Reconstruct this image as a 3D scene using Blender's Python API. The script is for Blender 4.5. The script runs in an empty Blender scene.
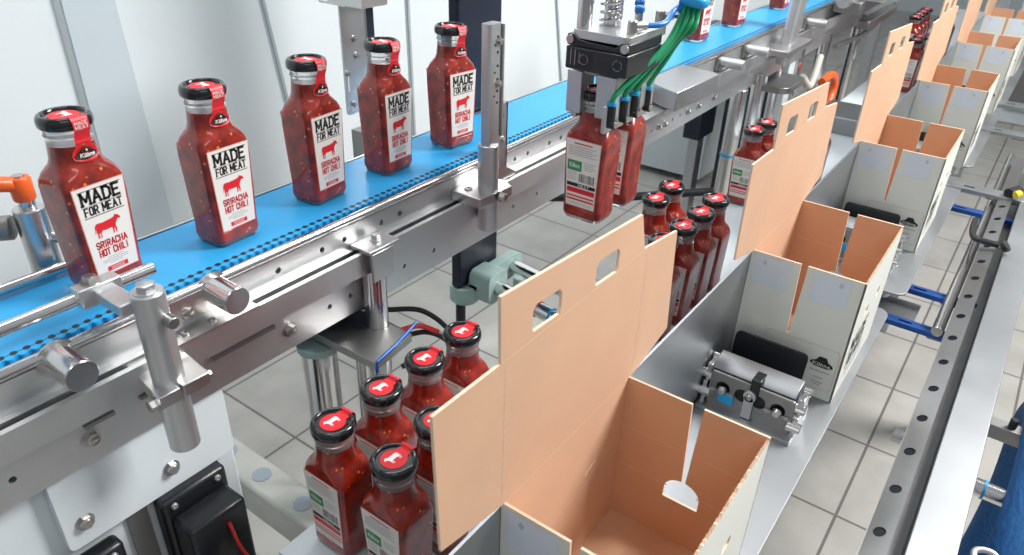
import bpy, bmesh, math, random
from mathutils import Vector, Matrix
from mathutils.geometry import tessellate_polygon
random.seed(4)
COL = bpy.context.scene.collection
PI = math.pi
V = Vector

# ------------------------------------------------------------------ materials
def mat(name, col, rough=.5, metal=0., coat=0., trans=0., bump=0., bscale=60, var=0., vscale=20, stretch=(1,1,1), ior=1.45, emit=None, sss=0.):
    m = bpy.data.materials.new(name); m.use_nodes = True
    nt = m.node_tree; b = nt.nodes['Principled BSDF']
    b.inputs['Base Color'].default_value = (*col, 1)
    b.inputs['Roughness'].default_value = rough
    b.inputs['Metallic'].default_value = metal
    b.inputs['Coat Weight'].default_value = coat
    b.inputs['Coat Roughness'].default_value = .04
    b.inputs['Transmission Weight'].default_value = trans
    b.inputs['IOR'].default_value = ior
    if sss:
        b.inputs['Subsurface Weight'].default_value = sss
        b.inputs['Subsurface Radius'].default_value = (.01, .002, .001)
    if bump or var:
        tc = nt.nodes.new('ShaderNodeTexCoord'); mp = nt.nodes.new('ShaderNodeMapping')
        mp.inputs['Scale'].default_value = stretch
        nt.links.new(tc.outputs['Object'], mp.inputs['Vector'])
        if var:
            n = nt.nodes.new('ShaderNodeTexNoise'); n.inputs['Scale'].default_value = vscale; n.inputs['Detail'].default_value = 5
            nt.links.new(mp.outputs['Vector'], n.inputs['Vector'])
            r = nt.nodes.new('ShaderNodeMapRange'); r.inputs['To Min'].default_value = 1-var; r.inputs['To Max'].default_value = 1+var
            r.inputs['From Min'].default_value = .3; r.inputs['From Max'].default_value = .7
            nt.links.new(n.outputs['Fac'], r.inputs['Value'])
            mx = nt.nodes.new('ShaderNodeMix'); mx.data_type = 'RGBA'; mx.blend_type = 'MULTIPLY'; mx.inputs['Factor'].default_value = 1
            mx.inputs['A'].default_value = (*col, 1)
            nt.links.new(r.outputs['Result'], mx.inputs['B'])
            nt.links.new(mx.outputs['Result'], b.inputs['Base Color'])
            if metal:
                r2 = nt.nodes.new('ShaderNodeMapRange'); r2.inputs['To Min'].default_value = max(.05, rough-.04); r2.inputs['To Max'].default_value = rough+.04
                r2.inputs['From Min'].default_value = .3; r2.inputs['From Max'].default_value = .7
                nt.links.new(n.outputs['Fac'], r2.inputs['Value']); nt.links.new(r2.outputs['Result'], b.inputs['Roughness'])
        if bump:
            n2 = nt.nodes.new('ShaderNodeTexNoise'); n2.inputs['Scale'].default_value = bscale; n2.inputs['Detail'].default_value = 3
            nt.links.new(mp.outputs['Vector'], n2.inputs['Vector'])
            bp = nt.nodes.new('ShaderNodeBump'); bp.inputs['Strength'].default_value = bump; bp.inputs['Distance'].default_value = .001
            nt.links.new(n2.outputs['Fac'], bp.inputs['Height']); nt.links.new(bp.outputs['Normal'], b.inputs['Normal'])
    return m

M = {}
M['steel'] = mat('brushed_steel', (.69,.70,.705), .42, 1, var=.05, vscale=6)
M['steel_y'] = mat('brushed_steel_crosswise', (.64,.63,.62), .33, 1, var=.03, vscale=10)
M['steel_dark'] = mat('dull_dark_steel', (.34,.335,.33), .42, 1, var=.06, vscale=8)
M['chrome'] = mat('polished_steel', (.70,.69,.685), .17, 1)
M['rail_steel'] = mat('dull_rail_steel', (.29,.30,.31), .42, 1, var=.12, vscale=6)
M['tray_steel'] = mat('tray_sheet_steel', (.36,.375,.39), .48, 1, var=.08, vscale=5)
M['zinc'] = mat('zinc_sheet', (.46,.475,.49), .42, 1, var=.06, vscale=5)
M['alu'] = mat('satin_aluminium', (.62,.63,.64), .38, .9)
M['bolt'] = mat('bolt_steel', (.55,.53,.51), .28, 1)
M['hole'] = mat('dark_hole', (.02,.02,.02), .9)
M['black'] = mat('black_plastic', (.012,.014,.018), .38, coat=.2)
M['navy'] = mat('navy_black_paint', (.012,.017,.032), .35, var=.15, vscale=8)
M['belt'] = mat('blue_belt_plastic', (.03,.36,.72), .38, var=.04, vscale=5, bump=.03, bscale=300)
M['belt_side'] = mat('blue_belt_edge', (.01,.16,.40), .45)
M['white_paint'] = mat('white_painted_steel', (.70,.76,.79), .35, var=.03, vscale=4)
M['panel'] = mat('white_guard_panel', (.72,.77,.79), .45, var=.03, vscale=2, bump=.02, bscale=4)
M['panel_dim'] = mat('milky_plastic_strip', (.56,.63,.67), .3, var=.04, vscale=3)
M['seam'] = mat('grey_seam', (.36,.42,.44), .5)
M['cream'] = mat('cream_beam_plastic', (.60,.595,.54), .5, var=.06, vscale=30)
M['disc'] = mat('grey_blue_plug', (.40,.46,.52), .5)
M['mint'] = mat('pale_green_clamp', (.36,.50,.47), .45, var=.08, vscale=30)
M['orange'] = mat('orange_plastic', (.85,.12,.015), .4, coat=.2)
M['green_hose'] = mat('green_air_tube', (.01,.33,.13), .3, coat=.3)
M['blue_hose'] = mat('blue_air_tube', (.01,.17,.55), .3, coat=.3)
M['cyan'] = mat('light_blue_collar', (.02,.36,.75), .4)
M['blue_bar'] = mat('blue_anodised_bar', (.035,.12,.42), .35, .6, var=.1)
M['red_wire'] = mat('red_wire', (.65,.02,.02), .4)
M['yellow'] = mat('yellow_plastic', (.8,.62,.03), .4)
M['cap'] = mat('black_gloss_cap', (.006,.007,.009), .16, coat=.6)
M['red'] = mat('red_print', (.70,.018,.028), .42)
M['paper'] = mat('label_paper', (.80,.77,.73), .45, var=.02, vscale=60)
M['pink'] = mat('pink_border_print', (.78,.30,.29), .45)
M['ink'] = mat('black_print', (.02,.02,.022), .5)
M['greyink'] = mat('grey_print', (.32,.31,.31), .5)
M['green'] = mat('green_print', (.04,.30,.11), .5)
M['white'] = mat('white_print', (.85,.82,.80), .45)
M['glass'] = mat('clear_glass', (.92,.94,.94), .03, trans=.85, ior=1.3)
M['kraft'] = mat('kraft_board_inside', (.67,.42,.275), .85, var=.05, vscale=9, bump=.12, bscale=160)
M['kraft_line'] = mat('kraft_crease', (.72,.52,.37), .85)
M['kraft_edge'] = mat('kraft_cut_edge', (.80,.60,.44), .9)
M['carton'] = mat('white_carton_print', (.77,.78,.72), .55, var=.02, vscale=5)
M['carton_blue'] = mat('carton_unvarnished_square', (.72,.78,.86), .7)
M['blue_cloth'] = mat('dark_blue_sleeve', (.006,.085,.26), .75, bump=.5, bscale=40, var=.35, vscale=40, stretch=(1,6,6))
M['rubber'] = mat('black_rubber', (.02,.022,.025), .55)

def sauce():
    m = mat('chili_sauce_behind_glass', (.33,.014,.006), .3, coat=.8, sss=.1)
    nt = m.node_tree; b = nt.nodes['Principled BSDF']
    tc = nt.nodes.new('ShaderNodeTexCoord')
    n = nt.nodes.new('ShaderNodeTexNoise'); n.inputs['Scale'].default_value = 70; n.inputs['Detail'].default_value = 4
    nt.links.new(tc.outputs['Object'], n.inputs['Vector'])
    cr = nt.nodes.new('ShaderNodeValToRGB')
    cr.color_ramp.elements[0].position = .32; cr.color_ramp.elements[0].color = (.13,.005,.003,1)
    cr.color_ramp.elements[1].position = .72; cr.color_ramp.elements[1].color = (.41,.023,.007,1)
    nt.links.new(n.outputs['Fac'], cr.inputs['Fac'])
    v = nt.nodes.new('ShaderNodeTexVoronoi'); v.inputs['Scale'].default_value = 260
    nt.links.new(tc.outputs['Object'], v.inputs['Vector'])
    v2 = nt.nodes.new('ShaderNodeTexWhiteNoise')
    nt.links.new(v.outputs['Color'], v2.inputs['Vector'])
    lt = nt.nodes.new('ShaderNodeMath'); lt.operation = 'LESS_THAN'; lt.inputs[1].default_value = .42
    nt.links.new(v.outputs['Distance'], lt.inputs[0])
    gt = nt.nodes.new('ShaderNodeMath'); gt.operation = 'GREATER_THAN'; gt.inputs[1].default_value = .955
    nt.links.new(v2.outputs['Value'], gt.inputs[0])
    mu = nt.nodes.new('ShaderNodeMath'); mu.operation = 'MULTIPLY'
    nt.links.new(lt.outputs[0], mu.inputs[0]); nt.links.new(gt.outputs[0], mu.inputs[1])
    mx = nt.nodes.new('ShaderNodeMix'); mx.data_type = 'RGBA'
    nt.links.new(mu.outputs[0], mx.inputs['Factor']); nt.links.new(cr.outputs['Color'], mx.inputs['A'])
    mx.inputs['B'].default_value = (.75,.20,.02,1)
    nt.links.new(mx.outputs['Result'], b.inputs['Base Color'])
    bp = nt.nodes.new('ShaderNodeBump'); bp.inputs['Strength'].default_value = .08; bp.inputs['Distance'].default_value = .001
    nt.links.new(n.outputs['Fac'], bp.inputs['Height']); nt.links.new(bp.outputs['Normal'], b.inputs['Normal'])
    return m
M['sauce'] = sauce()

def floor_mat():
    m = mat('grey_floor_tiles', (.42,.40,.37), .35)
    nt = m.node_tree; b = nt.nodes['Principled BSDF']
    tc = nt.nodes.new('ShaderNodeTexCoord'); mp = nt.nodes.new('ShaderNodeMapping')
    mp.inputs['Location'].default_value = (-(1.481 % .304), -.078, 0)
    nt.links.new(tc.outputs['Object'], mp.inputs['Vector'])
    br = nt.nodes.new('ShaderNodeTexBrick'); br.offset = 0; br.squash = 1
    br.inputs['Scale'].default_value = 1; br.inputs['Brick Width'].default_value = .304; br.inputs['Row Height'].default_value = .304
    br.inputs['Mortar Size'].default_value = .0038; br.inputs['Mortar Smooth'].default_value = .2; br.inputs['Bias'].default_value = 0
    br.inputs['Color1'].default_value = (.46,.445,.41,1); br.inputs['Color2'].default_value = (.41,.397,.37,1); br.inputs['Mortar'].default_value = (.16,.15,.14,1)
    nt.links.new(mp.outputs['Vector'], br.inputs['Vector'])
    n = nt.nodes.new('ShaderNodeTexNoise'); n.inputs['Scale'].default_value = 9; n.inputs['Detail'].default_value = 6
    nt.links.new(tc.outputs['Object'], n.inputs['Vector'])
    r = nt.nodes.new('ShaderNodeMapRange'); r.inputs['From Min'].default_value = .3; r.inputs['From Max'].default_value = .7
    r.inputs['To Min'].default_value = .88; r.inputs['To Max'].default_value = 1.1
    nt.links.new(n.outputs['Fac'], r.inputs['Value'])
    mx = nt.nodes.new('ShaderNodeMix'); mx.data_type = 'RGBA'; mx.blend_type = 'MULTIPLY'; mx.inputs['Factor'].default_value = 1
    nt.links.new(br.outputs['Color'], mx.inputs['A']); nt.links.new(r.outputs['Result'], mx.inputs['B'])
    nt.links.new(mx.outputs['Result'], b.inputs['Base Color'])
    bp = nt.nodes.new('ShaderNodeBump'); bp.inputs['Strength'].default_value = .3; bp.inputs['Distance'].default_value = .002; bp.invert = True
    nt.links.new(br.outputs['Fac'], bp.inputs['Height']); nt.links.new(bp.outputs['Normal'], b.inputs['Normal'])
    return m
M['floor'] = floor_mat()

# ------------------------------------------------------------------ mesh builder
def bolts(items, mats, parent, name='bolt'):
    for kind, c, d, r, h in items:
        m = MB(); (m.hexbolt if kind == 'h' else m.screw)(c, d, r, h); m.build(name, mats, parent)
class MB:
    def __init__(s): s.v = []; s.f = []; s.m = []
    def add(s, vs, fs, mi=0):
        o = len(s.v); s.v += [V(p) for p in vs]
        for f in fs: s.f.append(tuple(i+o for i in f)); s.m.append(mi)
        return s
    def box(s, lo, hi, mi=0, mtx=None):
        x0,y0,z0 = lo; x1,y1,z1 = hi
        vs = [V(p) for p in ((x0,y0,z0),(x1,y0,z0),(x1,y1,z0),(x0,y1,z0),(x0,y0,z1),(x1,y0,z1),(x1,y1,z1),(x0,y1,z1))]
        if mtx: vs = [mtx @ p for p in vs]
        return s.add(vs, [(0,3,2,1),(4,5,6,7),(0,1,5,4),(1,2,6,5),(2,3,7,6),(3,0,4,7)], mi)
    def cyl(s, p0, p1, r, r1=None, n=28, mi=0, caps=True):
        p0 = V(p0); p1 = V(p1); d = (p1-p0).normalized(); r1 = r if r1 is None else r1
        a = d.orthogonal().normalized(); b = d.cross(a)
        if abs(d.z) > .999: a = V((1,0,0)); b = d.cross(a)
        vs = [p0 + (a*math.cos(2*PI*i/n)+b*math.sin(2*PI*i/n))*r for i in range(n)] + [p1 + (a*math.cos(2*PI*i/n)+b*math.sin(2*PI*i/n))*r1 for i in range(n)]
        fs = [(i,(i+1)%n,n+(i+1)%n,n+i) for i in range(n)]
        if caps: fs += [tuple(range(n-1,-1,-1)), tuple(range(n,2*n))]
        return s.add(vs, fs, mi)
    def rod(s, p0, p1, r, ch=.0012, n=28, mi=0):   # cylinder with chamfered ends
        p0 = V(p0); p1 = V(p1); d = (p1-p0).normalized()
        s.lathe([(0,0),(r-ch,0),(r,ch),(r,(p1-p0).length-ch),(r-ch,(p1-p0).length),(0,(p1-p0).length)], p0, d, n, mi)
        return s
    def lathe(s, prof, c=(0,0,0), axis=(0,0,1), n=32, mi=0):
        c = V(c); d = V(axis).normalized(); a = d.orthogonal().normalized()
        if abs(d.z) > .999: a = V((1,0,0))
        b = d.cross(a); o = len(s.v); rings = []
        for r, z in prof:
            if r < 1e-7: s.v.append(c+d*z); rings.append([len(s.v)-1]*n)
            else:
                k = len(s.v); s.v += [c+d*z+(a*math.cos(2*PI*i/n)+b*math.sin(2*PI*i/n))*r for i in range(n)]; rings.append(list(range(k,k+n)))
        for A,B in zip(rings, rings[1:]):
            for i in range(n):
                j = (i+1)%n; q = [A[i],A[j],B[j],B[i]]; u = []
                for t in q:
                    if t not in u: u.append(t)
                if len(u) > 2: s.f.append(tuple(u)); s.m.append(mi)
        return s
    def tube(s, pts, r, n=12, mi=0, smooth=True):
        pts = [V(p) for p in pts]
        if smooth and len(pts) > 2:
            P = [pts[0]*2-pts[1]]+pts+[pts[-1]*2-pts[-2]]; out = []
            for i in range(1,len(P)-2):
                for k in range(8):
                    t = k/8; a,b,c,d = P[i-1:i+3]
                    out.append(.5*((2*b)+(c-a)*t+(2*a-5*b+4*c-d)*t*t+(3*b-a-3*c+d)*t**3))
            pts = out+[pts[-1]]
        o = len(s.v); d0 = (pts[1]-pts[0]).normalized(); a = d0.orthogonal().normalized()
        for i,p in enumerate(pts):
            d = (pts[min(i+1,len(pts)-1)]-pts[max(i-1,0)]).normalized()
            a = (a-d*a.dot(d)).normalized(); b = d.cross(a)
            s.v += [p+(a*math.cos(2*PI*k/n)+b*math.sin(2*PI*k/n))*r for k in range(n)]
        for i in range(len(pts)-1):
            for k in range(n):
                s.f.append((o+i*n+k, o+i*n+(k+1)%n, o+(i+1)*n+(k+1)%n, o+(i+1)*n+k)); s.m.append(mi)
        s.f.append(tuple(o+k for k in range(n-1,-1,-1))); s.m.append(mi)
        e = o+(len(pts)-1)*n; s.f.append(tuple(e+k for k in range(n))); s.m.append(mi)
        return s
    def plate(s, outer, holes, fn, t, mf=0, mb=None, me=None, both=True):
        # outer / holes: 2-D polygons; fn(u,v,w) -> 3-D point, w runs 0..t through the thickness
        mb = mf if mb is None else mb; me = mf if me is None else me
        loops = [outer]+list(holes); flat = [p for l in loops for p in l]; N = len(flat)
        tri = tessellate_polygon([[V((p[0],p[1],0)) for p in l] for l in loops])
        o = len(s.v); s.v += [V(fn(p[0],p[1],0)) for p in flat]
        if both: s.v += [V(fn(p[0],p[1],t)) for p in flat]
        for a,b,c in tri:
            s.f.append((o+a,o+b,o+c)); s.m.append(mf)
            if both: s.f.append((o+N+c,o+N+b,o+N+a)); s.m.append(mb)
        if both:
            k = 0
            for l in loops:
                for i in range(len(l)):
                    j = (i+1)%len(l); s.f.append((o+k+i,o+k+j,o+N+k+j,o+N+k+i)); s.m.append(me)
                k += len(l)
        return s
    def hexbolt(s, c, d, r=.007, h=.005, mi=0, washer=True):
        c = V(c); d = V(d).normalized()
        if washer: s.cyl(c, c+d*.0012, r*1.35, n=24, mi=mi)
        s.cyl(c+d*.0012, c+d*(.0012+h), r, r*.97, n=6, mi=mi)
        s.cyl(c+d*(.0012+h), c+d*(.0018+h), r*.8, r*.7, n=20, mi=mi)
        return s
    def screw(s, c, d, r=.004, h=.003, mi=0):
        c = V(c); d = V(d).normalized(); s.lathe([(0,0),(r,0),(r,h*.6),(r*.8,h),(r*.45,h),(r*.45,h*.4),(0,h*.4)], c, d, 16, mi); return s
    def build(s, name, mats, parent=None, smooth=40, bevel=0, **tags):
        if not isinstance(mats, (list,tuple)): mats = [mats]
        off = parent_world(parent)
        me = bpy.data.meshes.new(name); me.from_pydata([tuple(p-off) for p in s.v], [], s.f)
        for m in mats: me.materials.append(M[m])
        me.polygons.foreach_set('material_index', s.m)
        bm = bmesh.new(); bm.from_mesh(me); bmesh.ops.recalc_face_normals(bm, faces=bm.faces); bm.to_mesh(me); bm.free()
        if smooth:
            me.shade_smooth(); me.set_sharp_from_angle(angle=math.radians(smooth))
        me.update()
        o = bpy.data.objects.new(name, me); COL.objects.link(o); o.parent = parent
        if bevel:
            b = o.modifiers.new('bevel','BEVEL'); b.width = bevel; b.segments = 2; b.limit_method = 'ANGLE'; b.angle_limit = math.radians(50)
        for k,x in tags.items(): o[k] = x
        return o
def parent_world(p):
    off = V((0,0,0))
    while p is not None: off += p.location; p = p.parent
    return off
def thing(name, label, cat, loc=(0,0,0), group=None):
    o = bpy.data.objects.new(name, None); COL.objects.link(o); o.location = loc; o.empty_display_size = .02
    o['label'] = label; o['category'] = cat
    if group: o['group'] = group
    return o
def copy_tree(o, parent=None):
    c = o.copy(); COL.objects.link(c); c.parent = parent
    for ch in list(o.children): copy_tree(ch, c)
    return c
def circ(x, y, r, n=20, k=1.): return [(x+r*math.cos(2*PI*i/n), y+r*k*math.sin(2*PI*i/n)) for i in range(n)]
def rrect(x0,y0,x1,y1,r,n=5):
    out = []
    for cx,cy,a in ((x1-r,y1-r,0),(x0+r,y1-r,PI/2),(x0+r,y0+r,PI),(x1-r,y0+r,1.5*PI)):
        out += [(cx+r*math.cos(a+PI/2*i/n), cy+r*math.sin(a+PI/2*i/n)) for i in range(n+1)]
    return out
fy = lambda Y, s=1: (lambda u,v,w: (u, Y+s*w, v))      # plate in the x-z plane
fx = lambda X, s=1: (lambda u,v,w: (X+s*w, u, v))      # plate in the y-z plane
fz = lambda Z, s=1: (lambda u,v,w: (u, v, Z+s*w))      # plate in the x-y plane

# ------------------------------------------------------------------ stroke lettering
G = {'A':[[(0,0),(.35,1),(.7,0)],[(.13,.34),(.57,.34)]],'B':[[(0,0),(0,1),(.42,1),(.58,.85),(.58,.65),(.42,.53),(0,.53)],[(.42,.53),(.64,.4),(.64,.15),(.45,0),(0,0)]],
'C':[[(.62,.78),(.5,1),(.14,1),(0,.82),(0,.18),(.14,0),(.5,0),(.62,.22)]],'D':[[(0,0),(0,1),(.4,1),(.64,.78),(.64,.22),(.4,0),(0,0)]],
'E':[[(.56,1),(0,1),(0,0),(.56,0)],[(0,.52),(.45,.52)]],'F':[[(.56,1),(0,1),(0,0)],[(0,.5),(.45,.5)]],'G':[[(.62,.78),(.5,1),(.14,1),(0,.82),(0,.18),(.14,0),(.5,0),(.62,.2),(.62,.48),(.36,.48)]],
'H':[[(0,0),(0,1)],[(.6,0),(.6,1)],[(0,.5),(.6,.5)]],'I':[[(.1,0),(.1,1)]],'K':[[(0,0),(0,1)],[(.6,1),(0,.42)],[(.18,.58),(.62,0)]],'L':[[(0,1),(0,0),(.52,0)]],
'M':[[(0,0),(0,1),(.4,.3),(.8,1),(.8,0)]],'N':[[(0,0),(0,1),(.6,0),(.6,1)]],'O':[[(.14,0),(0,.18),(0,.82),(.14,1),(.48,1),(.62,.82),(.62,.18),(.48,0),(.14,0)]],
'R':[[(0,0),(0,1),(.45,1),(.6,.86),(.6,.62),(.45,.48),(0,.48)],[(.3,.48),(.62,0)]],'S':[[(.58,.8),(.44,1),(.14,1),(0,.84),(0,.66),(.12,.54),(.46,.46),(.58,.34),(.58,.16),(.44,0),(.14,0),(0,.2)]],
'T':[[(.32,0),(.32,1)],[(0,1),(.64,1)]],'U':[[(0,1),(0,.18),(.14,0),(.46,0),(.6,.18),(.6,1)]],
'u':[[(0,.66),(0,.12),(.12,0),(.3,0),(.44,.14)],[(.44,.66),(.44,0)]],'h':[[(0,0),(0,1)],[(0,.46),(.16,.64),(.32,.6),(.4,.46),(.4,0)]],'n':[[(0,0),(0,.66)],[(0,.46),(.16,.64),(.32,.6),(.4,.46),(.4,0)]],'e':[[(0,.34),(.4,.34),(.36,.56),(.2,.66),(.04,.54),(0,.3),(.06,.08),(.22,0),(.38,.1)]],
'ü':[[(0,.66),(0,.12),(.12,0),(.3,0),(.44,.14)],[(.44,.66),(.44,0)],[(.1,.92),(.1,.86)],[(.34,.92),(.34,.86)]],
'"':[[(.1,.92),(.1,.84)],[(.32,.92),(.32,.84)]]}
ADV = {'M':.8,'I':.2,' ':.3,'A':.7,'u':.44,'ü':.44,'h':.4,'n':.4,'e':.4}
def adv(ch): return ADV.get(ch, .62)
SER = {'A':[(0,0),(.7,0)],'M':[(0,0),(.8,0),(0,1),(.8,1)],'F':[(0,0)],'R':[(0,0),(.62,0)],'T':[(.32,0)],'D':[(0,0),(0,1)],'E':[(0,0),(0,1)],'O':[]}
def seg(mb, p, q, t, put, mi):
    dx,dy = q[0]-p[0], q[1]-p[1]; L = math.hypot(dx,dy) or 1e-9; ux,uy = dx/L,dy/L; nx,ny = -uy*t/2, ux*t/2; e = t/2
    a = (p[0]-ux*e,p[1]-uy*e); b = (q[0]+ux*e,q[1]+uy*e)
    mb.add([put(a[0]+nx,a[1]+ny),put(a[0]-nx,a[1]-ny),put(b[0]-nx,b[1]-ny),put(b[0]+nx,b[1]+ny)], [(0,1,2,3)], mi)
def text(mb, s, put, x0, y0, h, width, t, mi, slab=False, slant=0.):
    gap = .32; tot = sum(adv(c) for c in s)+gap*(len(s)-1); k = width/(tot*h)
    x = 0
    P = lambda p: (x0+((x+p[0])*k+slant*p[1])*h, y0+p[1]*h)
    for c in s:
        for line in G.get(c, []):
            for a,b in zip(line,line[1:]): seg(mb, P(a), P(b), t, put, mi)
        if slab:
            for q in SER.get(c, []): seg(mb, P((q[0]-.13,q[1])), P((q[0]+.13,q[1])), t*.55, put, mi)
        x += adv(c)+gap
COW = [(.02,.30),(.05,.33),(.07,.62),(.10,.76),(.20,.84),(.45,.82),(.75,.84),(1.0,.88),(1.10,.95),(1.14,1.04),(1.18,.97),(1.27,.96),(1.34,.86),(1.40,.76),(1.34,.70),(1.24,.74),(1.17,.62),(1.10,.50),(1.08,.36),(1.12,.20),(1.08,.04),(1.13,0),(1.04,0),(1.03,.20),(.98,.34),(.97,.10),(.94,.0),(.88,.0),(.91,.12),(.89,.36),(.60,.34),(.40,.36),(.32,.24),(.33,.04),(.36,0),(.28,0),(.27,.22),(.22,.30),(.20,.12),(.22,.0),(.14,0),(.14,.22),(.12,.40),(.12,.58),(.09,.50),(.07,.30)]
def poly(mb, pts, put, mi):
    tri = tessellate_polygon([[V((p[0],p[1],0)) for p in pts]])
    mb.add([put(*p) for p in pts], [tuple(t) for t in tri], mi)

# ------------------------------------------------------------------ the bottle
BODY = [(.0055,.0284,.30),(.010,.0296,.30),(.016,.0292,.28),(.024,.0286,.24),(.060,.0297,.22),(.100,.0309,.22),(.112,.0312,.26),(.119,.0306,.36),(.1245,.0282,.5),(.129,.0256,.7),(.133,.0233,.9),(.138,.0220,1),(.146,.0211,1),(.1525,.0205,1)]
def depth(z): return .80 if z < .119 else min(1, .80+.20*(z-.119)/.016)
def sq_ring(z, a, k, n=12):      # rounded rectangle, corner radius k*a (k = 1: circle)
    r = a*k; out = []; b = a*depth(z)
    for q,(sx,sy) in enumerate(((1,1),(-1,1),(-1,-1),(1,-1))):
        cx,cy = sx*(a-r), sy*max(0,b-r)
        for i in range(n):
            t = PI/2*(q+i/(n-1)); out.append(V((cx+r*math.cos(t), cy+min(r,b)*math.sin(t), z)))
    return out
def loft(mb, rings, mi=0, cap0=True, cap1=True):
    n = len(rings[0]); o = len(mb.v)
    for r in rings: mb.v += r
    for i in range(len(rings)-1):
        for k in range(n):
            mb.f.append((o+i*n+k,o+i*n+(k+1)%n,o+(i+1)*n+(k+1)%n,o+(i+1)*n+k)); mb.m.append(mi)
    if cap0: mb.f.append(tuple(o+k for k in range(n-1,-1,-1))); mb.m.append(mi)
    if cap1: mb.f.append(tuple(o+(len(rings)-1)*n+k for k in range(n))); mb.m.append(mi)
def face_d(z): return .80*(.0286+(z-.024)*(.0312-.0286)/(.112-.024))
def make_bottle(label, group):
    t = thing('sauce_bottle', label, 'bottle', (0,0,0), group)
    mb = MB(); loft(mb, [sq_ring(z,a,k) for z,a,k in BODY]); mb.build('sauce_filled_body', 'sauce', t, smooth=60)
    mb = MB(); loft(mb, [sq_ring(0,.0250,.4),sq_ring(.0012,.0270,.35),sq_ring(.0054,.0283,.3)]); mb.build('glass_base', 'glass', t, smooth=60)
    mb = MB().lathe([(.0190,.1526),(.0205,.1526),(.0202,.1560),(.0202,.1590),(.0213,.1608),(.0202,.1624),(.0202,.1690),(.0185,.1690)], n=40); mb.build('glass_neck', 'glass', t, smooth=60)
    mb = MB()
    mb.lathe([(.0205,.1676),(.0228,.1677),(.0238,.1688),(.0243,.1708),(.0243,.1738),(.0238,.1765),(.0224,.1788),(.0205,.1797),(.0190,.1795),(.0182,.1783),(.0178,.1770),(0,.1770)], n=48)
    cap = mb.build('cap', 'cap', t, smooth=50)
    # seal: disc on the cap, strap over the rim and down the neck to a rounded tag
    mb = MB()
    poly(mb, circ(0,.000,.0136,28), lambda x,y: (x,y,.1775), 0)
    strip = [(-.006,.1775),(-.016,.1777),(-.0180,.1790),(-.0190,.1802),(-.0207,.1804),(-.0229,.1794),(-.0243,.1770),(-.0249,.1735),(-.0249,.1695),(-.0243,.1668),(-.0230,.1645),(-.0218,.1610),(-.0212,.1580),(-.0216,.1550)]
    w = .0078
    for (a,b),(c,d) in zip(strip, strip[1:]):
        mb.add([(-w,a,b),(w,a,b),(w,c,d),(-w,c,d)], [(0,1,2,3)], 0)
    def tagput(dr): return lambda x,z: (math.sin(x/.0222)*(tr(z)+dr), -math.cos(x/.0222)*(tr(z)+dr), z)
    tr = lambda z: .0212+(max(0,.1560-z))**1.6*1.55+.0003
    def grid(pts, dr, mi): poly(mb, pts, tagput(dr), mi)
    grid([(-.0078,.1560),(-.0085,.1515),(-.0118,.1480),(-.0130,.1440),(-.0118,.1405),(-.0070,.1382),(0,.1376),(.0070,.1382),(.0118,.1405),(.0130,.1440),(.0118,.1480),(.0085,.1515),(.0078,.1560)], .0002, 0)
    grid([(-.0102,.1435),(-.0095,.1455),(-.0055,.1470),(-.0030,.1498),(0,.1508),(.0030,.1498),(.0055,.1470),(.0095,.1455),(.0102,.1435),(.0090,.1412),(0,.1402),(-.0090,.1412)], .0006, 1)
    text(mb, 'Kühne', tagput(.0010), -.0068,.1422,.0034,.0128,.0006, 2, slant=.2)
    grid([(-.0012,.1482),(0,.1496),(.0012,.1482),(0,.1472)], .0010, 2)
    text(mb, 'MADE', lambda x,z: (x,-.0253,z), -.0060,.1728,.0034,.0120,.0006,2)
    text(mb, 'MEAT', lambda x,z: (x,-.0253,z), -.0060,.1690,.0028,.0120,.0006,2)
    poly(mb, [((p[0]-.7)*.0125,(p[1]-.5)*.0115+.001) for p in COW], lambda x,y: (y,x,.1780), 2)
    mb.build('cap_seal', ['red','ink','white'], cap, smooth=30, label='red seal strip with white cow and black emblem tag')
    # front label (faces -y) and back label (faces +y)
    def lp(sgn, lift): return lambda u,z: (u*sgn*1., -sgn*(face_d(z)+.0004+lift), z)
    def trap(z, m=0): return .0226+(z-.020)*(.0270-.0226)/.098-m
    def outline(m): return [(-trap(.020,m),.020+m),(trap(.020,m),.020+m),(trap(.118,m),.116-m),(-trap(.118,m),.116-m)]
    for s, nm in ((1,'front_label'),(-1,'back_label')):
        mb = MB(); L = lambda k: lp(s, k*.00022)
        poly(mb, outline(0), L(0), 1); poly(mb, outline(.0009), L(1), 0)
        if s == 1:
            for z,w in ((.1115,.0215),(.0842,.0205)): seg(mb, (-w,z),(w,z), .0008, L(2), 2)
            seg(mb, (-.0208,.0958),(.0208,.0958), .0004, L(2), 2)
            text(mb,'MADE', L(2), -.0195,.0980,.0118,.0390,.0026,2,slab=True)
            text(mb,'FOR MEAT', L(2), -.0190,.0866,.0078,.0380,.0015,2,slab=True)
            poly(mb, [((p[0]-.72)*.0210,p[1]*.0185+.0605) for p in COW], L(2), 3)
            text(mb,'SRIRACHA', L(2), -.0160,.0498,.0066,.0320,.0013,3)
            text(mb,'HOT CHILI', L(2), -.0150,.0408,.0066,.0300,.0013,3)
            for z,w in ((.0376,.008),(.0354,.0135),(.0334,.0125),(.0314,.0070)):
                x = -w
                while x < w: seg(mb,(x,z),(min(w,x+.0022),z),.0006,L(2),4); x += .0034
            poly(mb, [(-.011,.0230),(.011,.0230),(.011,.0280),(-.011,.0280)], L(2), 3)
            for z in (.0244,.0264): seg(mb,(-.007,z),(.007,z),.0006,L(3),0)
        else:
            seg(mb,(-.013,.1105),(.013,.1105),.0016,L(2),3)
            for i in range(5): seg(mb,(-.0215,.1060-i*.0029),(.020-(i%2)*.006,.1060-i*.0029),.0007,L(2),4)
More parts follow.
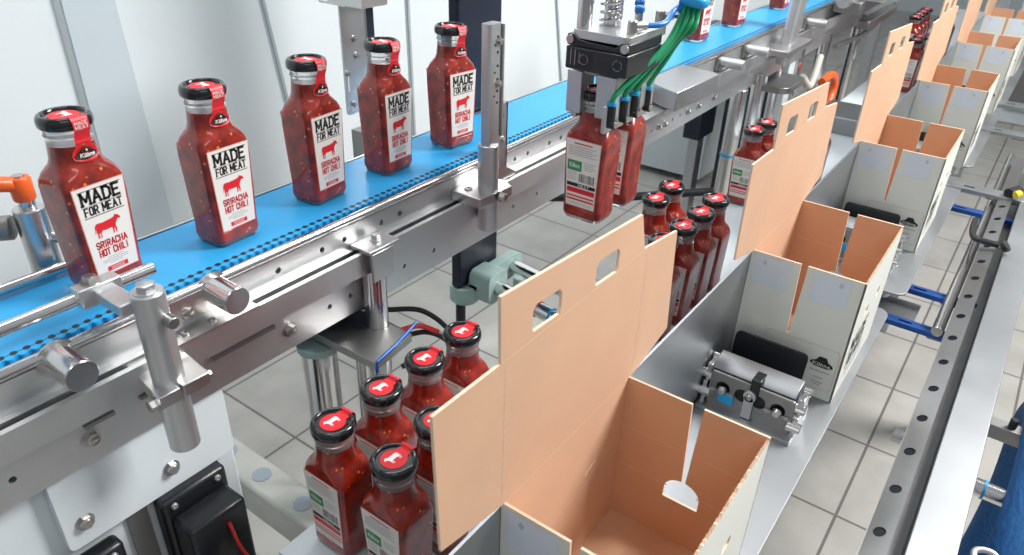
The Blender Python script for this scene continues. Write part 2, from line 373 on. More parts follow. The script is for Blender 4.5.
            poly(mb,[(-.0225,.0720),(-.0005,.0720),(-.0005,.0865),(-.0225,.0865)],L(2),5)
            text(mb,'Kühne',L(3),-.0190,.0770,.0055,.0150,.0010,0)
            for i in range(4): seg(mb,(.003,.0855-i*.003),(.020-(i%2)*.004,.0855-i*.003),.0007,L(2),4)
            x = -.004
            for i in range(16): wd = random.choice((.0004,.0008,.0011)); seg(mb,(x,.0575),(x,.0690),wd,L(2),2); x += wd+.0009
            for i in range(4): seg(mb,(-.0215,.0690-i*.003),(-.008,.0690-i*.003),.0007,L(2),4)
            poly(mb,[(-.0220,.0495),(.0220,.0495),(.0220,.0545),(-.0220,.0545)],L(2),2)
            text(mb,'MEAT',L(3),-.004,.0505,.0030,.016,.0007,0)
            poly(mb,[(-.0215,.0405),(.0215,.0405),(.0215,.0475),(-.0215,.0475)],L(2),3)
            for z in (.0345,.0295): poly(mb,[(-.0212,z),(.0212,z),(.0212,z+.0022),(-.0212,z+.0022)],L(2),3)
            for z in (.0320,.0260,.0235): seg(mb,(-.0205,z),(.018,z),.0005,L(2),4)
        mb.build(nm, ['paper','pink','ink','red','greyink','green'], t, smooth=0)
    return t

BZ = .95
belt_lbl = ['chili sauce bottle on the blue belt between the guide rods, largest and nearest',
 'chili sauce bottle on the blue belt, second from the left of the row',
 'chili sauce bottle on the blue belt, third from the left, before the wall seam',
 'chili sauce bottle on the blue belt in front of the steel sensor bracket',
 'chili sauce bottle on the blue belt just left of the square upright post',
 'chili sauce bottle on the belt directly right of the gripper behind green tubes',
 'chili sauce bottle on the belt, second right of the gripper',
 'chili sauce bottle whose base alone shows on the belt at the top edge',
 'chili sauce bottle farthest along the belt, behind the far upright post']
belt_pos = [(.2975,.724,6),(.437,.716,3),(.581,.722,5),(.709,.723,2),(.848,.722,-6),(1.818,.745,-4),(2.065,.745,-4),(2.42,.738,0),(2.62,.735,0)]
bottle0 = make_bottle(belt_lbl[0], 'sauce bottles travelling on the blue belt')
used = [False]
def place(x,y,z,rz,label,group):
    o = bottle0 if not used[0] else copy_tree(bottle0)
    used[0] = True
    o.location = (x,y,z); o.rotation_euler = (0,0,math.radians(rz)); o['label'] = label; o['group'] = group
    return o
for (x,y,r),l in zip(belt_pos, belt_lbl): place(x,y,BZ,r,l,'sauce bottles travelling on the blue belt')
PZ = .65
near = [(.378,.490,'sauce bottle at the near left corner of the nearest packed group, back label showing'),
 (.450,.491,'packed sauce bottle second along the outer left row of the nearest group'),
 (.521,.490,'packed sauce bottle third along the outer left row of the nearest group'),
 (.592,.491,'packed sauce bottle farthest along the outer left row, at the carton flap tip'),
 (.378,.402,'sauce bottle nearest the camera beside the open carton flap, green back label showing'),
 (.447,.407,'sauce bottle half hidden behind the near edge of the tall carton flap')]
for x,y,l in near: place(x,y,PZ,90,l,'sauce bottles waiting beside the nearest carton')
mid = [(1.197,.493,'rearmost left capped sauce bottle of the middle packed group, against the floor tiles'),
 (1.127,.490,'sauce bottle left in the middle packed group, directly behind the flap notch'),
 (1.194,.406,'sauce bottle at the far right of the middle packed group, beside the second flap'),
 (1.124,.403,'sauce bottle second from the far end in the right row of the middle group'),
 (1.055,.404,'sauce bottle third from the far end in the right row of the middle group'),
 (.987,.407,'sauce bottle mostly hidden by the near flap at the front of the middle group')]
for x,y,l in mid: place(x,y,PZ,90,l,'sauce bottles in the middle packed group')
far = [(1.615,.491,'sauce bottle with back label showing just left of the second carton flap'),
 (1.685,.487,'sauce bottle cap peeping over the shoulder of the second carton flap'),
 (1.815,.400,'sauce bottle seen in the gap right of the second carton flap'),
 (1.745,.402,'sauce bottle sliver at the right edge of the second carton flap')]
for x,y,l in far: place(x,y,PZ,90,l,'sauce bottles behind the second carton flap')
for x,y,l in ((2.93,.404,'nearer of the two sauce bottles between the third and fourth carton flaps'),(3.00,.404,'farther of the two sauce bottles between the third and fourth carton flaps')):
    place(x,y,PZ,90,l,'sauce bottles between the third and fourth flaps')
for y in (.495,.404):
    for j in range(4):
        place(3.40+j*.075,y,PZ,90,'%s row sauce bottle, %s, in the farthest packed group' % ('outer left' if y > .45 else 'inner right', ('nearest','second along','third along','farthest')[j]),'sauce bottles in the farthest packed group')
place(.831,.461,.910,90,'hanging sauce bottle held by the near gripper jaws, back label facing the camera','sauce bottles held by the gripper')
place(.903,.461,.910,90,'hanging sauce bottle held in the rear gripper jaws, behind the labelled one','sauce bottles held by the gripper')

# ------------------------------------------------------------------ setting
def struct(name, mb, mats, **k):
    o = mb.build(name, mats, None, **k); o['kind'] = 'structure'; return o
struct('floor', MB().box((-1.5,-2.5,-.05),(9,3.0,0)), 'floor')
struct('wall_back', MB().box((-1.5,2.6,0),(9,2.7,3.2)), 'panel')
struct('wall_far', MB().box((9,-2.5,0),(9.1,2.7,3.2)), 'panel')

C0 = V((0,0,1.352))
# guard panels behind the belt: leaning edges, each one sheet with its own thickness
GY = 1.15
edges = [(-1.2,-1.3),(.503,.505),(.580,.601),(.819,.896),(1.20,1.21),(1.736,1.852),(4.5,4.5)]   # x at z = 1.25 and at z = .70
names = [('plain white guard panel at the far left behind the nearest bottle','panel'),('narrow bluish translucent strip hanging beside the left guard panel','panel_dim'),
 ('wide white guard panel behind the second and third belt bottles','panel'),('white guard panel behind the sensor bracket and fourth belt bottle','panel'),
 ('white guard panel between the black column and the gripper','panel'),('white guard panel behind the gripper and the far belt bottles','panel')]
xz = lambda e, z: e[0]+(e[1]-e[0])*(1.25-z)/.55
for (lab,mt),e0,e1 in zip(names, edges, edges[1:]):
    t = thing('guard_panel' if mt == 'panel' else 'plastic_strip', lab, 'panel' if mt == 'panel' else 'strip', (xz(e0,.62)+.03,GY,.62), 'guard panels behind the belt' if mt == 'panel' else None)
    g = .003; z0,z1 = .62,2.1
    MB().plate([(xz(e0,z0)+g,z0),(xz(e1,z0)-g,z0),(xz(e1,z1)-g,z1),(xz(e0,z1)+g,z1)], [], fy(GY if mt=='panel' else GY-.012,1), .006, 0).build('sheet', mt, t, smooth=0)
    mb = MB()
    if lab.startswith('white guard panel b') and 'gripper and far' not in lab or 'sensor' in lab:
        mb.plate([(xz(e0,z0)+g,z0),(xz(e0,z0)+g+.006,z0),(xz(e0,z1)+g+.006,z1),(xz(e0,z1)+g,z1)], [], fy(GY-.004,1), .004, 0)
        mb.build('edge_seal', 'seam', t, smooth=0)

# ------------------------------------------------------------------ the belt conveyor
X0, X1 = -.35, 5.2
cv = thing('belt_conveyor', 'long steel belt conveyor with blue plastic belt carrying the sauce bottles', 'conveyor', (0,.70,0))
mb = MB().box((X0,.6612,.938),(X1,.782,.950))
x = X0
mb2 = MB()
i = 0
while x < 4.0:
    mb.cyl((x,.6664,.9499),(x,.6664,.9504),.0033,n=12,mi=1)
    mb.cyl((x+.0055,.6620,.939),(x+.0055,.6620,.9499),.0040,n=12,mi=0)
    x += .0110
mb.box((X0,.6661,.9499),(4.0,.6667,.95025),mi=1)
mb.build('belt', ['belt','ink'], cv, smooth=30)
mb = MB().box((X0,.640,.944),(X1,.652,.948)); 
mb = MB().tube([(X0,.650,.9445),(X1,.650,.9445)], .0058, n=16, smooth=False); mb.build('wear_rail', 'chrome', cv)
mb = MB().box((X0,.652,.925),(X1,.656,.9425)); mb.build('dark_rail_web', 'steel_dark', cv, smooth=0)
up = [.449,.515,.551,.615,.651,.915,.951,1.015,1.051]; lo = [.137,.517,.553,.654,.717,.915,.985,1.15,1.25,1.29,1.38,1.42,1.52,1.56]
holes = [circ(x,.922,.0038,14) for x in up]+[circ(x,.839,.0036,14) for x in lo]
mb = MB().plate([(X0,.8105),(X1,.8105),(X1,.938),(X0,.938)], holes, fy(.648,1), .004, 0); mb.build('side_plate', 'steel', cv, smooth=0)
mb = MB().box((X0,.790,.8105),(X1,.794,.948)); mb.build('back_plate', 'steel', cv, smooth=0)
mb = MB()
for x in (.0,.42,.74,1.1,1.5,1.9,2.4,3.0,3.6): mb.box((x,.652,.86),(x+.03,.790,.90))
mb.build('cross_member', 'steel_dark', cv, smooth=0)
mb = MB(); P = [(.6245,.8750),(.6245,.9060),(.6310,.9060),(.6310,.9030),(.6275,.9030),(.6275,.8780),(.6450,.8780),(.6450,.9030),(.6400,.9030),(.6400,.9060),(.6478,.9060),(.6478,.8750)]
for a,b in ((X0,.300),(.3015,X1)): mb.plate(P, [], lambda u,v,w,a=a: (a+w,u,v), b-a, 0)
mb.build('slotted_rail', 'steel', cv, smooth=0)
mb = MB().box((X0,.632,.8785),(X1,.640,.893)); mb.build('slot_strip', 'steel_dark', cv, smooth=0)
bolts([('h',(x,.648,z),(0,-1,0),.0074,.006) for x,z in ((.452,.839),(.209,.839),(.330,.839),(.330,.925))],'bolt',cv)
bolts([('s',(x,.634,.9088),(0,0,1),.0042,.003) for x in (.318,.350,.385)],'bolt',cv,'screw')
bolts([('h',(x,.648,.838),(0,-1,0),.006,.006) for x in (1.45,1.48,1.60,1.66,1.75)],'bolt',cv)
mb = MB().box((.302,.6400,.9062),(.352,.648,.9082)).box((.300,.6435,.915),(.352,.648,.944)); mb.box((.30,.622,.9062),(.40,.6478,.9088)); mb.build('splice_plate', 'steel_y', cv, smooth=0)
mb = MB()
for x0,x1 in ((.262,.300),(.345,.43),(.205,.235)): MB().box((x0,.642,.854),(x1,.6478,.858)).build('lower_tab', 'steel_dark', cv, smooth=0)
# conveyor feet
def foot(x,y,r,z0,z1,lab):
    t = thing('conveyor_leg', lab, 'leg', (x,y,z0), 'steel legs carrying the belt conveyor')
    MB().rod((x,y,z0+.012),(x,y,z1),r).build('tube', 'chrome', t)
    MB().lathe([(0,0),(r*1.7,0),(r*1.7,.006),(r*.9,.014),(0,.014)],(x,y,z0)).build('foot_pad','rubber',t)
    return t
foot(.580,.6300,.0155,0,.874,'polished round conveyor leg below the square clamp, left of the bottles')
foot(.600,.690,.011,0,.78,'thin polished leg behind the clamp leg')
foot(.520,.685,.0240,0,.757,'thickest polished leg under the dark horizontal bracket')
foot(.560,.735,.018,0,.757,'dark shaded leg right beside the thickest polished leg')
foot(1.975,.66,.022,0,.81,'round leg with a blue tie left of the second carton flap')
foot(2.05,.64,.015,0,.84,'first slim leg under the dark flat bracket beyond the gripper')
foot(2.16,.66,.012,0,.84,'second slim leg under the dark flat bracket beyond the gripper')
t = thing('tie_band','light blue cable tie round the far conveyor leg','cable tie',(1.975,.66,.55)); MB().lathe([(.0222,0),(.0240,.001),(.0240,.007),(.0222,.008)],(1.975,.66,.62)).build('band','cyan',t)
t = thing('leg_bracket','dull dark horizontal bracket under the frame above the thickest leg','bracket',(.55,.63,.775))
MB().plate([(.512,.675),(.514,.567),(.590,.577),(.590,.70),(.512,.74)],[circ(.580,.630,.0158)],fz(.776),.012,0).build('bracket_plate','steel_dark',t,bevel=.0015)
MB().lathe([(0,0),(.029,0),(.029,.010),(0,.010)],(.520,.685,.758)).build('collar','mint',t)
t = thing('valve_box','dark blue black box behind the clamp leg under the frame','box',(.60,.76,.80))
MB().box((.562,.700,.791),(.64,.76,.90)).build('housing','navy',t,bevel=.003); MB().hexbolt((.622,.700,.805),(0,-1,0),.006).build('bolt','bolt',t)

# clamps and fittings riding on the slotted rail
t = thing('rail_clamp','square steel clamp plate with hex bolt on the slotted rail above the round leg','clamp',(.60,.635,.906))
MB().box((.558,.6115,.9065),(.612,.6475,.9115)).box((.562,.6115,.866),(.600,.6160,.9065)).build('clamp_plate','steel_y',t,bevel=.001)
MB().hexbolt((.590,.633,.9115),(0,0,1),.0062,.006).build('bolt','alu',t)
for i,(x,lab) in enumerate(((.204,'large round steel standoff left of the rod post'),(.365,'large round steel standoff right of the rod post'),)):
    t = thing('round_standoff', lab, 'standoff', (x,.65,.938), 'large round standoffs on the frame')
    MB().rod((x,.6475,.938),(x,.604,.938),.0150,.0008,40).build('barrel','chrome',t)
    MB().cyl((x,.6475,.938),(x,.646,.938),.019).build('flange','steel_y',t)
for i,(x,z,lab) in enumerate(((1.745,.927,'small bright standoff right of the flat cover box'),(1.915,.928,'small bright standoff just before the far upright post'),(2.42,.925,'small bright standoff beyond the far upright post'))):
    t = thing('round_standoff', lab, 'standoff', (x,.65,z), 'small standoffs on the far frame'); MB().rod((x,.6475,z),(x,.585,z),.012,.0008).build('barrel','alu',t)
    MB().box((x-.02,.640,z-.02),(x+.02,.6475,z+.012)).build('mount_block','steel_dark',t,bevel=.001)

# guide rods at the near end
t = thing('guide_rod','polished guide rod in front of the nearest bottle, ending beside it','rod',(.1,.655,.983),'guide rods beside the belt')
MB().rod((-.30,.655,.983),(.312,.655,.983),.0062,.0006).build('rod','chrome',t)
t = thing('guide_rod','polished guide rod along the rear belt edge left of the nearest bottle','rod',(.1,.772,.958),'guide rods beside the belt')
MB().rod((-.30,.772,.9585),(.292,.772,.9585),.0055,.0006).build('rod','chrome',t)
# post carrying the front rod
t = thing('rod_post','round aluminium post with split clamp holding the front guide rod','post',(.274,.603,.81))
MB().rod((.274,.598,.812),(.274,.598,.996),.0150,.0012,40).build('post','alu',t)
MB().hexbolt((.274,.598,.996),(0,0,1),.0090,.006).build('top_bolt','alu',t)
mb = MB(); mb.rod((.279,.590,.968),(.279,.572,.968),.0058,.0006); mb.build('cross_pin','steel_dark',t)
o = MB().box((.236,.645,.974),(.276,.662,.994)).box((.248,.600,.978),(.268,.650,.990)).build('rod_block','alu',t,bevel=.0012)
bolts([('h',(.252,.655,.994),(0,0,1),.0068,.005)],'bolt',o,'block_bolt')
o = MB().plate([(.250,.577),(.2725,.577),(.2725,.590),(.2755,.590),(.2755,.577),(.304,.577),(.312,.655),(.262,.655)],[],fz(.882),.014,0).build('split_clamp','steel_y',t,bevel=.0008)
bolts([('h',(.2505,.582,.889),(-1,0,0),.0065,.007),('h',(.3045,.584,.889),(1,0,0),.0040,.003)],'bolt',o,'clamp_screw')
# square post right of the fifth bottle
t = thing('upright_post','tall square aluminium upright with clamp base in front of the belt','post',(.79,.61,.86))
o = MB().plate(rrect(.783,.600,.809,.616,.004),[],fz(.985),.170,0).build('square_head','alu',t)
MB().rod((.7945,.609,.858),(.7945,.609,.99),.0150,.001,40).build('round_stem','alu',t)
mb = MB().box((.8091,.597,1.00),(.8115,.620,1.153)); mb.build('side_plate','steel_y',t,smooth=0)
mb = MB()
for z in (1.138,1.118,1.100,1.082,1.066,1.05): mb.cyl((.800,.5998,z),(.800,.5992,z),.0018,n=10)
for z in (1.128,1.092,1.060): mb.cyl((.794,.5998,z),(.794,.5992,z),.0014,n=10)
mb.build('index_holes','hole',t)
MB().hexbolt((.802,.600,1.132),(0,-1,0),.0045,.004).hexbolt((.802,.600,1.076),(0,-1,0),.0045,.004).hexbolt((.812,.61,1.085),(1,0,0),.0045).hexbolt((.812,.61,1.14),(1,0,0),.0045).build('post_screws','bolt',t)
o = MB().plate([(.757,.594),(.826,.588),(.836,.606),(.836,.6475),(.757,.6475)],[],fz(.906),.015,0).build('clamp_base','steel_y',t,bevel=.001)
bolts([('h',(.800,.5875,.9135),(0,-1,0),.0068,.006),('h',(.836,.615,.9135),(1,0,0),.005,.008)],'bolt',o,'base_bolt')
MB().screw((.775,.63,.921),(0,0,1),.006).build('base_screw','bolt',o)
t = thing('angle_bracket','thin steel channel bracket standing right behind the square upright','bracket',(.87,.635,.906))
MB().plate([(.846,.9088),(.892,.9088),(.892,.914),(.868,.928),(.868,1.030),(.846,1.030)],[circ(.857,.945,.002,8),circ(.857,1.01,.002,8)],fy(.630,1),.003,0).box((.865,.630,.93),(.868,.646,1.030)).box((.846,.6335,.906),(.892,.6475,.9088)).build('bracket_plate','steel_y',t,smooth=0)
MB().hexbolt((.868,.638,.955),(1,0,0),.0035,.003).hexbolt((.857,.630,.975),(0,-1,0),.0035,.003).build('bolt','bolt',t)

# orange lever clamp behind the near end of the belt
t = thing('lever_clamp','steel clamp with orange lever at the rear belt edge, far left','clamp',(0.279,.805,.93))
MB().rod((0.273,.806,.935),(0.273,.806,1.018),.0150,.001).build('barrel','steel_y',t)
MB().cyl((0.273,.806,1.018),(0.273,.806,1.027),.008).build('stud','chrome',t)
o = MB().lathe([(0,0),(.0100,0),(.0108,.002),(.0108,.022),(.0095,.0245),(0,.0245)],(0.273,.806,1.027)).tube([(0.273,.806,1.043),(0.252,.806,1.050),(.200,.80,1.066)],.0080).build('lever','orange',t)
MB().cyl((0.273,.806,1.0515),(0.273,.806,1.0535),.0055).build('lever_screw','bolt',o)
MB().rod((0.257,.815,.998),(0.239,.83,.998),.013).build('side_knob','steel_dark',t)
mb = MB().rod((0.279,.800,.985),(0.317,.782,.966),.0058); mb.box((0.301,.768,.957),(0.321,.790,.970)); mb.build('side_arm','chrome',t)
MB().box((0.252,.790,.905),(0.317,.812,.935)).build('mount_block','steel_dark',t,bevel=.001)

# sensor bracket behind the belt
t = thing('sensor_bracket','grey steel sensor bracket with screws standing behind the fourth bottle','bracket',(.79,.88,.95))
y = .86
MB().plate(rrect(.762,.985,.812,1.150,.006),[rrect(.768,1.02,.772,1.045,.0019,3),rrect(.784,1.003,.788,1.03,.0019,3)],fy(y,1),.003,0).box((.8105,y,.99),(.8135,y+.035,1.140)).box((.755,.84,1.150),(.872,.895,1.153)).box((.75,.80,1.153),(.80,.87,1.166)).build('bracket_plate','steel_y',t,smooth=0)
MB().plate([(.812,.8405),(.862,.862),(.872,.895),(.80,.895)],[],fz(1.146),.004,0).build('visor','steel_y',t,smooth=0)
MB().box((.817,.868,1.06),(.838,.905,1.142)).build('sensor','navy',t,bevel=.002)
bolts([('h',(x,y,z),(0,-1,0),.0036,.0035) for x,z in ((.786,1.098),(.788,1.073),(.767,1.05),(.776,1.0))],'bolt',t,'screw')
MB().cyl((.818,.885,.965),(.818,.885,1.06),.0075).build('sensor_plug','green',t)
MB().tube([(.818,.885,.968),(.820,.885,.92),(.825,.885,.86)],.004).build('sensor_cable','rubber',t)
MB().box((.80,.866,.80),(.832,.898,.945)).build('stand','steel_dark',t); MB().box((.80,.7945,.84),(.832,.866,.86)).build('mount_arm','steel_dark',t)

# black column and its green round flange
t = thing('black_column','tall glossy black machine column behind the belt, seen above and below it','column',(1.01,.85,0))
MB().box((.958,.80,.60),(1.078,.822,2.1)).build('column_body','navy',t,bevel=.004)
MB().lathe([(0,0),(.024,0),(.030,.006),(.030,.038),(0,.038)],(.985,.81,.560)).build('flange','mint',t)
MB().cyl((.972,.81,0),(.972,.81,.561),.010).build('pole','black',t)
MB().hexbolt((1.045,.80,.77),(0,-1,0),.01).build('bolt','bolt',t)

# twin rods with pale green clamps
t = thing('rod_clamp_frame','pair of steel tubes in pale green clamp blocks right of the black column','tube frame',(1.1,.6,.60))
MB().rod((1.015,.770,.60),(.955,.35,.60),.0150).build('rod','chrome',t); MB().rod((1.105,.790,.60),(1.045,.35,.60),.0150).build('rod','chrome',t)
MB().plate(rrect(.980,.575,1.135,.625,.02),[],fy(.775,1),.022,0).build('clamp_bar','mint',t,bevel=.003)
MB().plate(rrect(.980,.570,1.040,.635,.015),[],fy(.745,1),.05,0).build('clamp_block','mint',t,bevel=.003)
MB().rod((1.07,.74,.35),(1.07,.74,.60),.010).build('support_rod','mint',t)
MB().lathe([(0,0),(.03,0),(.03,.01),(.012,.02),(0,.02)],(1.07,.74,.30)).cyl((1.07,.74,0),(1.07,.74,.3),.008).build('support_foot','steel_dark',t)
for z,mt,x,lab in ((.0,'red_wire',.996,'red cable tie looped round the near chrome tube'),(.03,'cyan',.991,'light blue cable tie round the near chrome tube')):
    t2 = thing('cable_tie',lab,'cable tie',(x,.62-z,.60)); MB().lathe([(.0152,-.0015),(.0168,-.0015),(.0168,.0015),(.0152,.0015)],(x,.64-z*1.2,.60),(.14,1,.15 if mt=='red_wire' else 0)).build('band',mt,t2)
t = thing('floor_pipe','black pipe lying across the tiles behind the tubes','pipe',(1.9,1.2,.25)); MB().tube([(1.45,1.45,.45),(1.95,1.0,.40),(2.3,.75,.38)],.013,smooth=False).build('pipe','rubber',t)
for k,(dz,l) in enumerate(((0,'upper thin black cable running from the black column to the floor pipe'),(-.03,'lower thin black cable running from the black column to the floor pipe'))):
    t = thing('thin_cable',l,'cable',(1.2,.9,.5)); MB().tube([(1.05,.82,.70+dz),(1.5,1.05,.53+dz),(1.75,1.18,.43)],.005).build('cable','rubber',t)
t = thing('grey_conduit','grey blue conduit on the floor left of the blue tied leg','pipe',(1.6,.8,.1)); MB().tube([(1.15,.70,.30),(1.9,.80,.22),(2.2,.83,.20)],.018,smooth=False).build('conduit','steel_dark',t)

# left machine housing under the frame
t = thing('machine_housing','white painted machine housing under the near end of the conveyor','housing',(.1,.75,0))
MB().box((-.40,.668,0),(.362,.78,.808)).build('body','white_paint',t,bevel=.003)
o = MB().plate(rrect(.160,.712,.356,.8095,.007),[],fy(.6545,1),.012,0).build('cover_plate','white_paint',t,bevel=.001)
bolts([('h',(.181,.6545,.741),(0,-1,0),.0072,.005),('h',(.278,.6545,.741),(0,-1,0),.0072,.005)],'bolt',o)
MB().plate([(.222,.30),(.245,.30),(.245,.705),(.222,.705)],[],fy(.664,1),.004,0).build('slot_shade_strip','steel_dark',t,smooth=0)  # dark strip laid on the body in place of the shadow inside a slot
for k,(x0,x1,z1,lab) in enumerate(((.250,.333,.712,'black motor box with two screws under the white plate'),(.150,.205,.700,'smaller black box at the bottom edge left of the motor box'))):
    t = thing('motor_box',lab,'box',(x0,.64,.5),'black boxes on the machine housing')
    MB().box((x0,.640,.52),(x1,.663,z1)).build('housing','black',t,bevel=.006)
    MB().box((x0+.006,.600,.50),(x1-.006,.640,z1-.022)).build('front_cover','black',t,bevel=.005)
    bolts([('s',(x0+.014,.640,z1-.010),(0,-1,0),.0042,.003),('s',(x1-.014,.640,z1-.010),(0,-1,0),.0042,.003)],'alu',t,'screw')
t = thing('red_wire','thin red wire hanging from the black motor box','wire',(.30,.6,.6)); MB().tube([(.300,.598,.672),(.303,.585,.63),(.320,.56,.58),(.34,.54,.52)],.0020).build('wire','red_wire',t)
t = thing('black_hose','thick black hose curving out of the motor box','hose',(.32,.58,.5)); MB().tube([(.27,.575,.50),(.285,.560,.60),(.315,.545,.610),(.35,.53,.56),(.37,.52,.45)],.014).build('hose','rubber',t)
t = thing('cream_beam','cream floor beam with round grey plugs crossing under the conveyor','beam',(.49,.9,.3))
MB().box((.462,.58,.38),(.520,1.30,.45)).build('beam','cream',t,bevel=.006)
for yy in (.926,.836,.734,.64): MB().cyl((.491,yy,.45),(.491,yy,.4512),.0155).build('plug','disc',t)
MB().box((.48,.60,0),(.51,.64,.38)).box((.48,1.2,0),(.51,1.24,.38)).build('support','steel_dark',t)
t = thing('inner_rail','narrow cream rail below the beam beside the black hose','rail',(.42,.7,.3)); MB().box((.40,.56,.36),(.412,.80,.40)).box((.40,.60,0),(.412,.62,.36)).build('rail','cream',t,bevel=.002)
t = thing('cable_bundle','black and red cables curling behind the packed bottle caps','cables',(.66,.62,.7))
for pts,mt in (([(.63,.64,.745),(.66,.63,.742),(.69,.62,.72)],'red_wire'),([(.64,.68,.76),(.69,.65,.745),(.72,.62,.70),(.70,.60,.66)],'rubber'),([(.63,.66,.72),(.68,.63,.72),(.70,.60,.69),(.68,.58,.62)],'rubber'),([(.63,.64,.68),(.67,.62,.69),(.69,.60,.66)],'rubber')):
    MB().tube(pts,.004).build('cable',mt,t)
t = thing('hose_strip','thin bright blue strip across the grey bracket edge','strip',(.6,.6,.8)); MB().tube([(.513,.565,.776),(.514,.565,.791),(.555,.571,.793),(.600,.578,.800)],.0022,smooth=False).build('strip','blue_bar',t)

# far end fittings of the conveyor
t = thing('cover_box','flat folded steel cover box on the frame right of the gripper','cover',(1.40,.59,.925))
o = MB().plate([(1.300,.552),(1.489,.546),(1.512,.640),(1.342,.640)],[],fz(.928,1),.037,0).build('cover','zinc',t,bevel=.002)
MB().box((1.22,.575,.922),(1.33,.6475,.925)).build('flange','steel_y',t,smooth=0)
t = thing('upright_post','tilting light grey upright on a flat clamp beyond the gripper','post',(2.15,.61,.9))
MB().plate(rrect(2.10,.592,2.165,.620,.008),[],lambda u,v,w: (u+w*.15,v,.86+w),.42,0).build('square_head','alu',t); MB().box((2.03,.570,.895),(2.24,.6475,.912)).build('clamp_base','steel_y',t,bevel=.002)
t = thing('flat_bracket','dark flat bracket with rounded nose hanging under the frame beyond the gripper','bracket',(2.2,.63,.775)); MB().plate(rrect(2.12,.575,2.30,.70,.03),[],fz(.775,1),.018,0).build('plate','steel_dark',t,bevel=.003)
t = thing('tool_block','large grey fitting block on the frame at the top edge beyond the far post','fitting',(3.0,.6,.93))
MB().box((2.70,.56,.915),(3.2,.6475,.955)).build('block','steel_dark',t,bevel=.004); MB().rod((2.62,.60,.965),(2.9,.60,.965),.022).build('barrel','alu',t); MB().box((2.75,.50,.955),(3.3,.60,.985)).build('top_plate','alu',t,bevel=.003)
t = thing('hanging_arm','long dark curved arm under the frame left of the third carton flap','arm',(2.9,.5,.8)); MB().tube([(2.75,.62,.80),(3.1,.60,.80),(3.5,.60,.85)],.009).build('arm','steel_dark',t); MB().box((2.95,.57,.83),(3.4,.61,.86)).build('head','steel_dark',t,bevel=.004)
t = thing('black_cabinet','dark cabinet standing behind the orange hose','cabinet',(2.95,.86,0)); MB().box((2.84,.84,0),(3.16,1.0,.80)).build('body','navy',t,bevel=.004); MB().box((2.90,.8385,.66),(2.97,.84,.68)).build('label_plate','paper',t)
for xx,yy,rr,ll in ((2.28,.66,.014,'bright slim leg just right of the far upright post'),(2.47,.66,.018,'bright leg second right of the far upright post'),(2.62,.70,.014,'slim leg third right of the far upright post'),(2.74,.655,.020,'polished leg right beside the orange hose loop'),(3.22,.66,.020,'polished leg right of the dark cabinet')): foot(xx,yy,rr,0,.84,ll)
t = thing('white_bracket','pale plastic bracket between the far conveyor legs','bracket',(2.6,.62,.6)); MB().tube([(2.50,.64,.74),(2.56,.63,.70),(2.60,.63,.73),(2.66,.64,.78)],.012).build('arm','cream',t); MB().box((2.40,.66,.45),(2.46,.70,.80)).build('channel','white_paint',t,bevel=.002)
t = thing('black_cabinet','dark box standing on the tiles left of the blue tied leg','cabinet',(2.8,1.05,0)); MB().box((2.75,1.05,.36),(2.90,1.12,.80)).build('body','navy',t,bevel=.004); MB().box((2.80,1.07,0),(2.86,1.11,.36)).build('plinth','zinc',t)
t = thing('white_cabinet','pale blue white cabinet behind the far conveyor legs','cabinet',(3.6,1.2,0)); MB().box((3.16,1.17,.03),(4.3,1.6,.80)).build('body','white_paint',t,bevel=.004); MB().box((3.19,1.165,.20),(4.2,1.17,.77)).build('door','white_paint',t,bevel=.002)
t = thing('orange_hose','orange hose loop beside the blue tied legs, left of the second tall flap','hose',(2.5,.55,.6)); MB().tube([(2.42,.56,.755),(2.50,.558,.762),(2.55,.554,.745),(2.56,.552,.70),(2.50,.548,.64),(2.42,.545,.56)],.0125).build('hose','orange',t)
t = thing('steel_block','grey steel block on the white table plate right of the orange hose','block',(2.37,.45,.65)); MB().box((2.28,.37,.6505),(2.46,.528,.700)).build('block','tray_steel',t,bevel=.003); MB().box((2.475,.372,.6505),(2.487,.412,.745)).build('upright_plate','alu',t,bevel=.002)

# ------------------------------------------------------------------ gripper head
t = thing('pneumatic_gripper','black pneumatic gripper head with steel jaws holding two bottles over the packing table','gripper',(.88,.45,1.05))
mb = MB().box((.780,.398,1.122),(.870,.482,1.149)); mb.build('valve_block','black',t,bevel=.002)
mb = MB().plate([(.482,1.150),(.482,1.163),(.472,1.163),(.464,1.157),(.416,1.155),(.409,1.161),(.398,1.161),(.398,1.150)],[],fx(.782,1),.085,0); mb.build('clamp_yoke','black',t,bevel=.001)
mb = MB()
for y,z in ((.477,1.157),(.403,1.156)): MB().cyl((.782,y,z),(.7795,y,z),.0052).build('yoke_screw','bolt',t)
mb = MB()
for a,b,c,d in ((.474,1.128,.474,1.146),(.468,1.128,.468,1.146),(.462,1.131,.462,1.143)): seg(mb,(a,b),(c,d),.0010,lambda u,v:(.7794,u,v),0)
for c in (.456,.410):
    for q in range(12):
        if q%4 != 3: seg(mb,(c+.006*math.cos(q*PI/6),1.136+.006*math.sin(q*PI/6)),(c+.006*math.cos((q+1)*PI/6),1.136+.006*math.sin((q+1)*PI/6)),.0008,lambda u,v:(.7794,u,v),0)
mb.build('printed_marks','greyink',t,smooth=0)
MB().plate(rrect(.784,.400,.885,.478,.008),[],fz(1.1585,1),.010,0).build('top_plate','alu',t,bevel=.001)
for x,y,r in ((.800,.4705,.0090),(.872,.466,.0070)): MB().rod((x,y,1.168),(x,y,1.50),r).build('guide_post','chrome',t)
MB().rod((.838,.456,1.168),(.838,.456,1.50),.0085).build('centre_shaft','chrome',t)
pts = [(.838+.0125*math.cos(a*PI/8),.456+.0125*math.sin(a*PI/8),1.170+a*.0006) for a in range(0,420)]
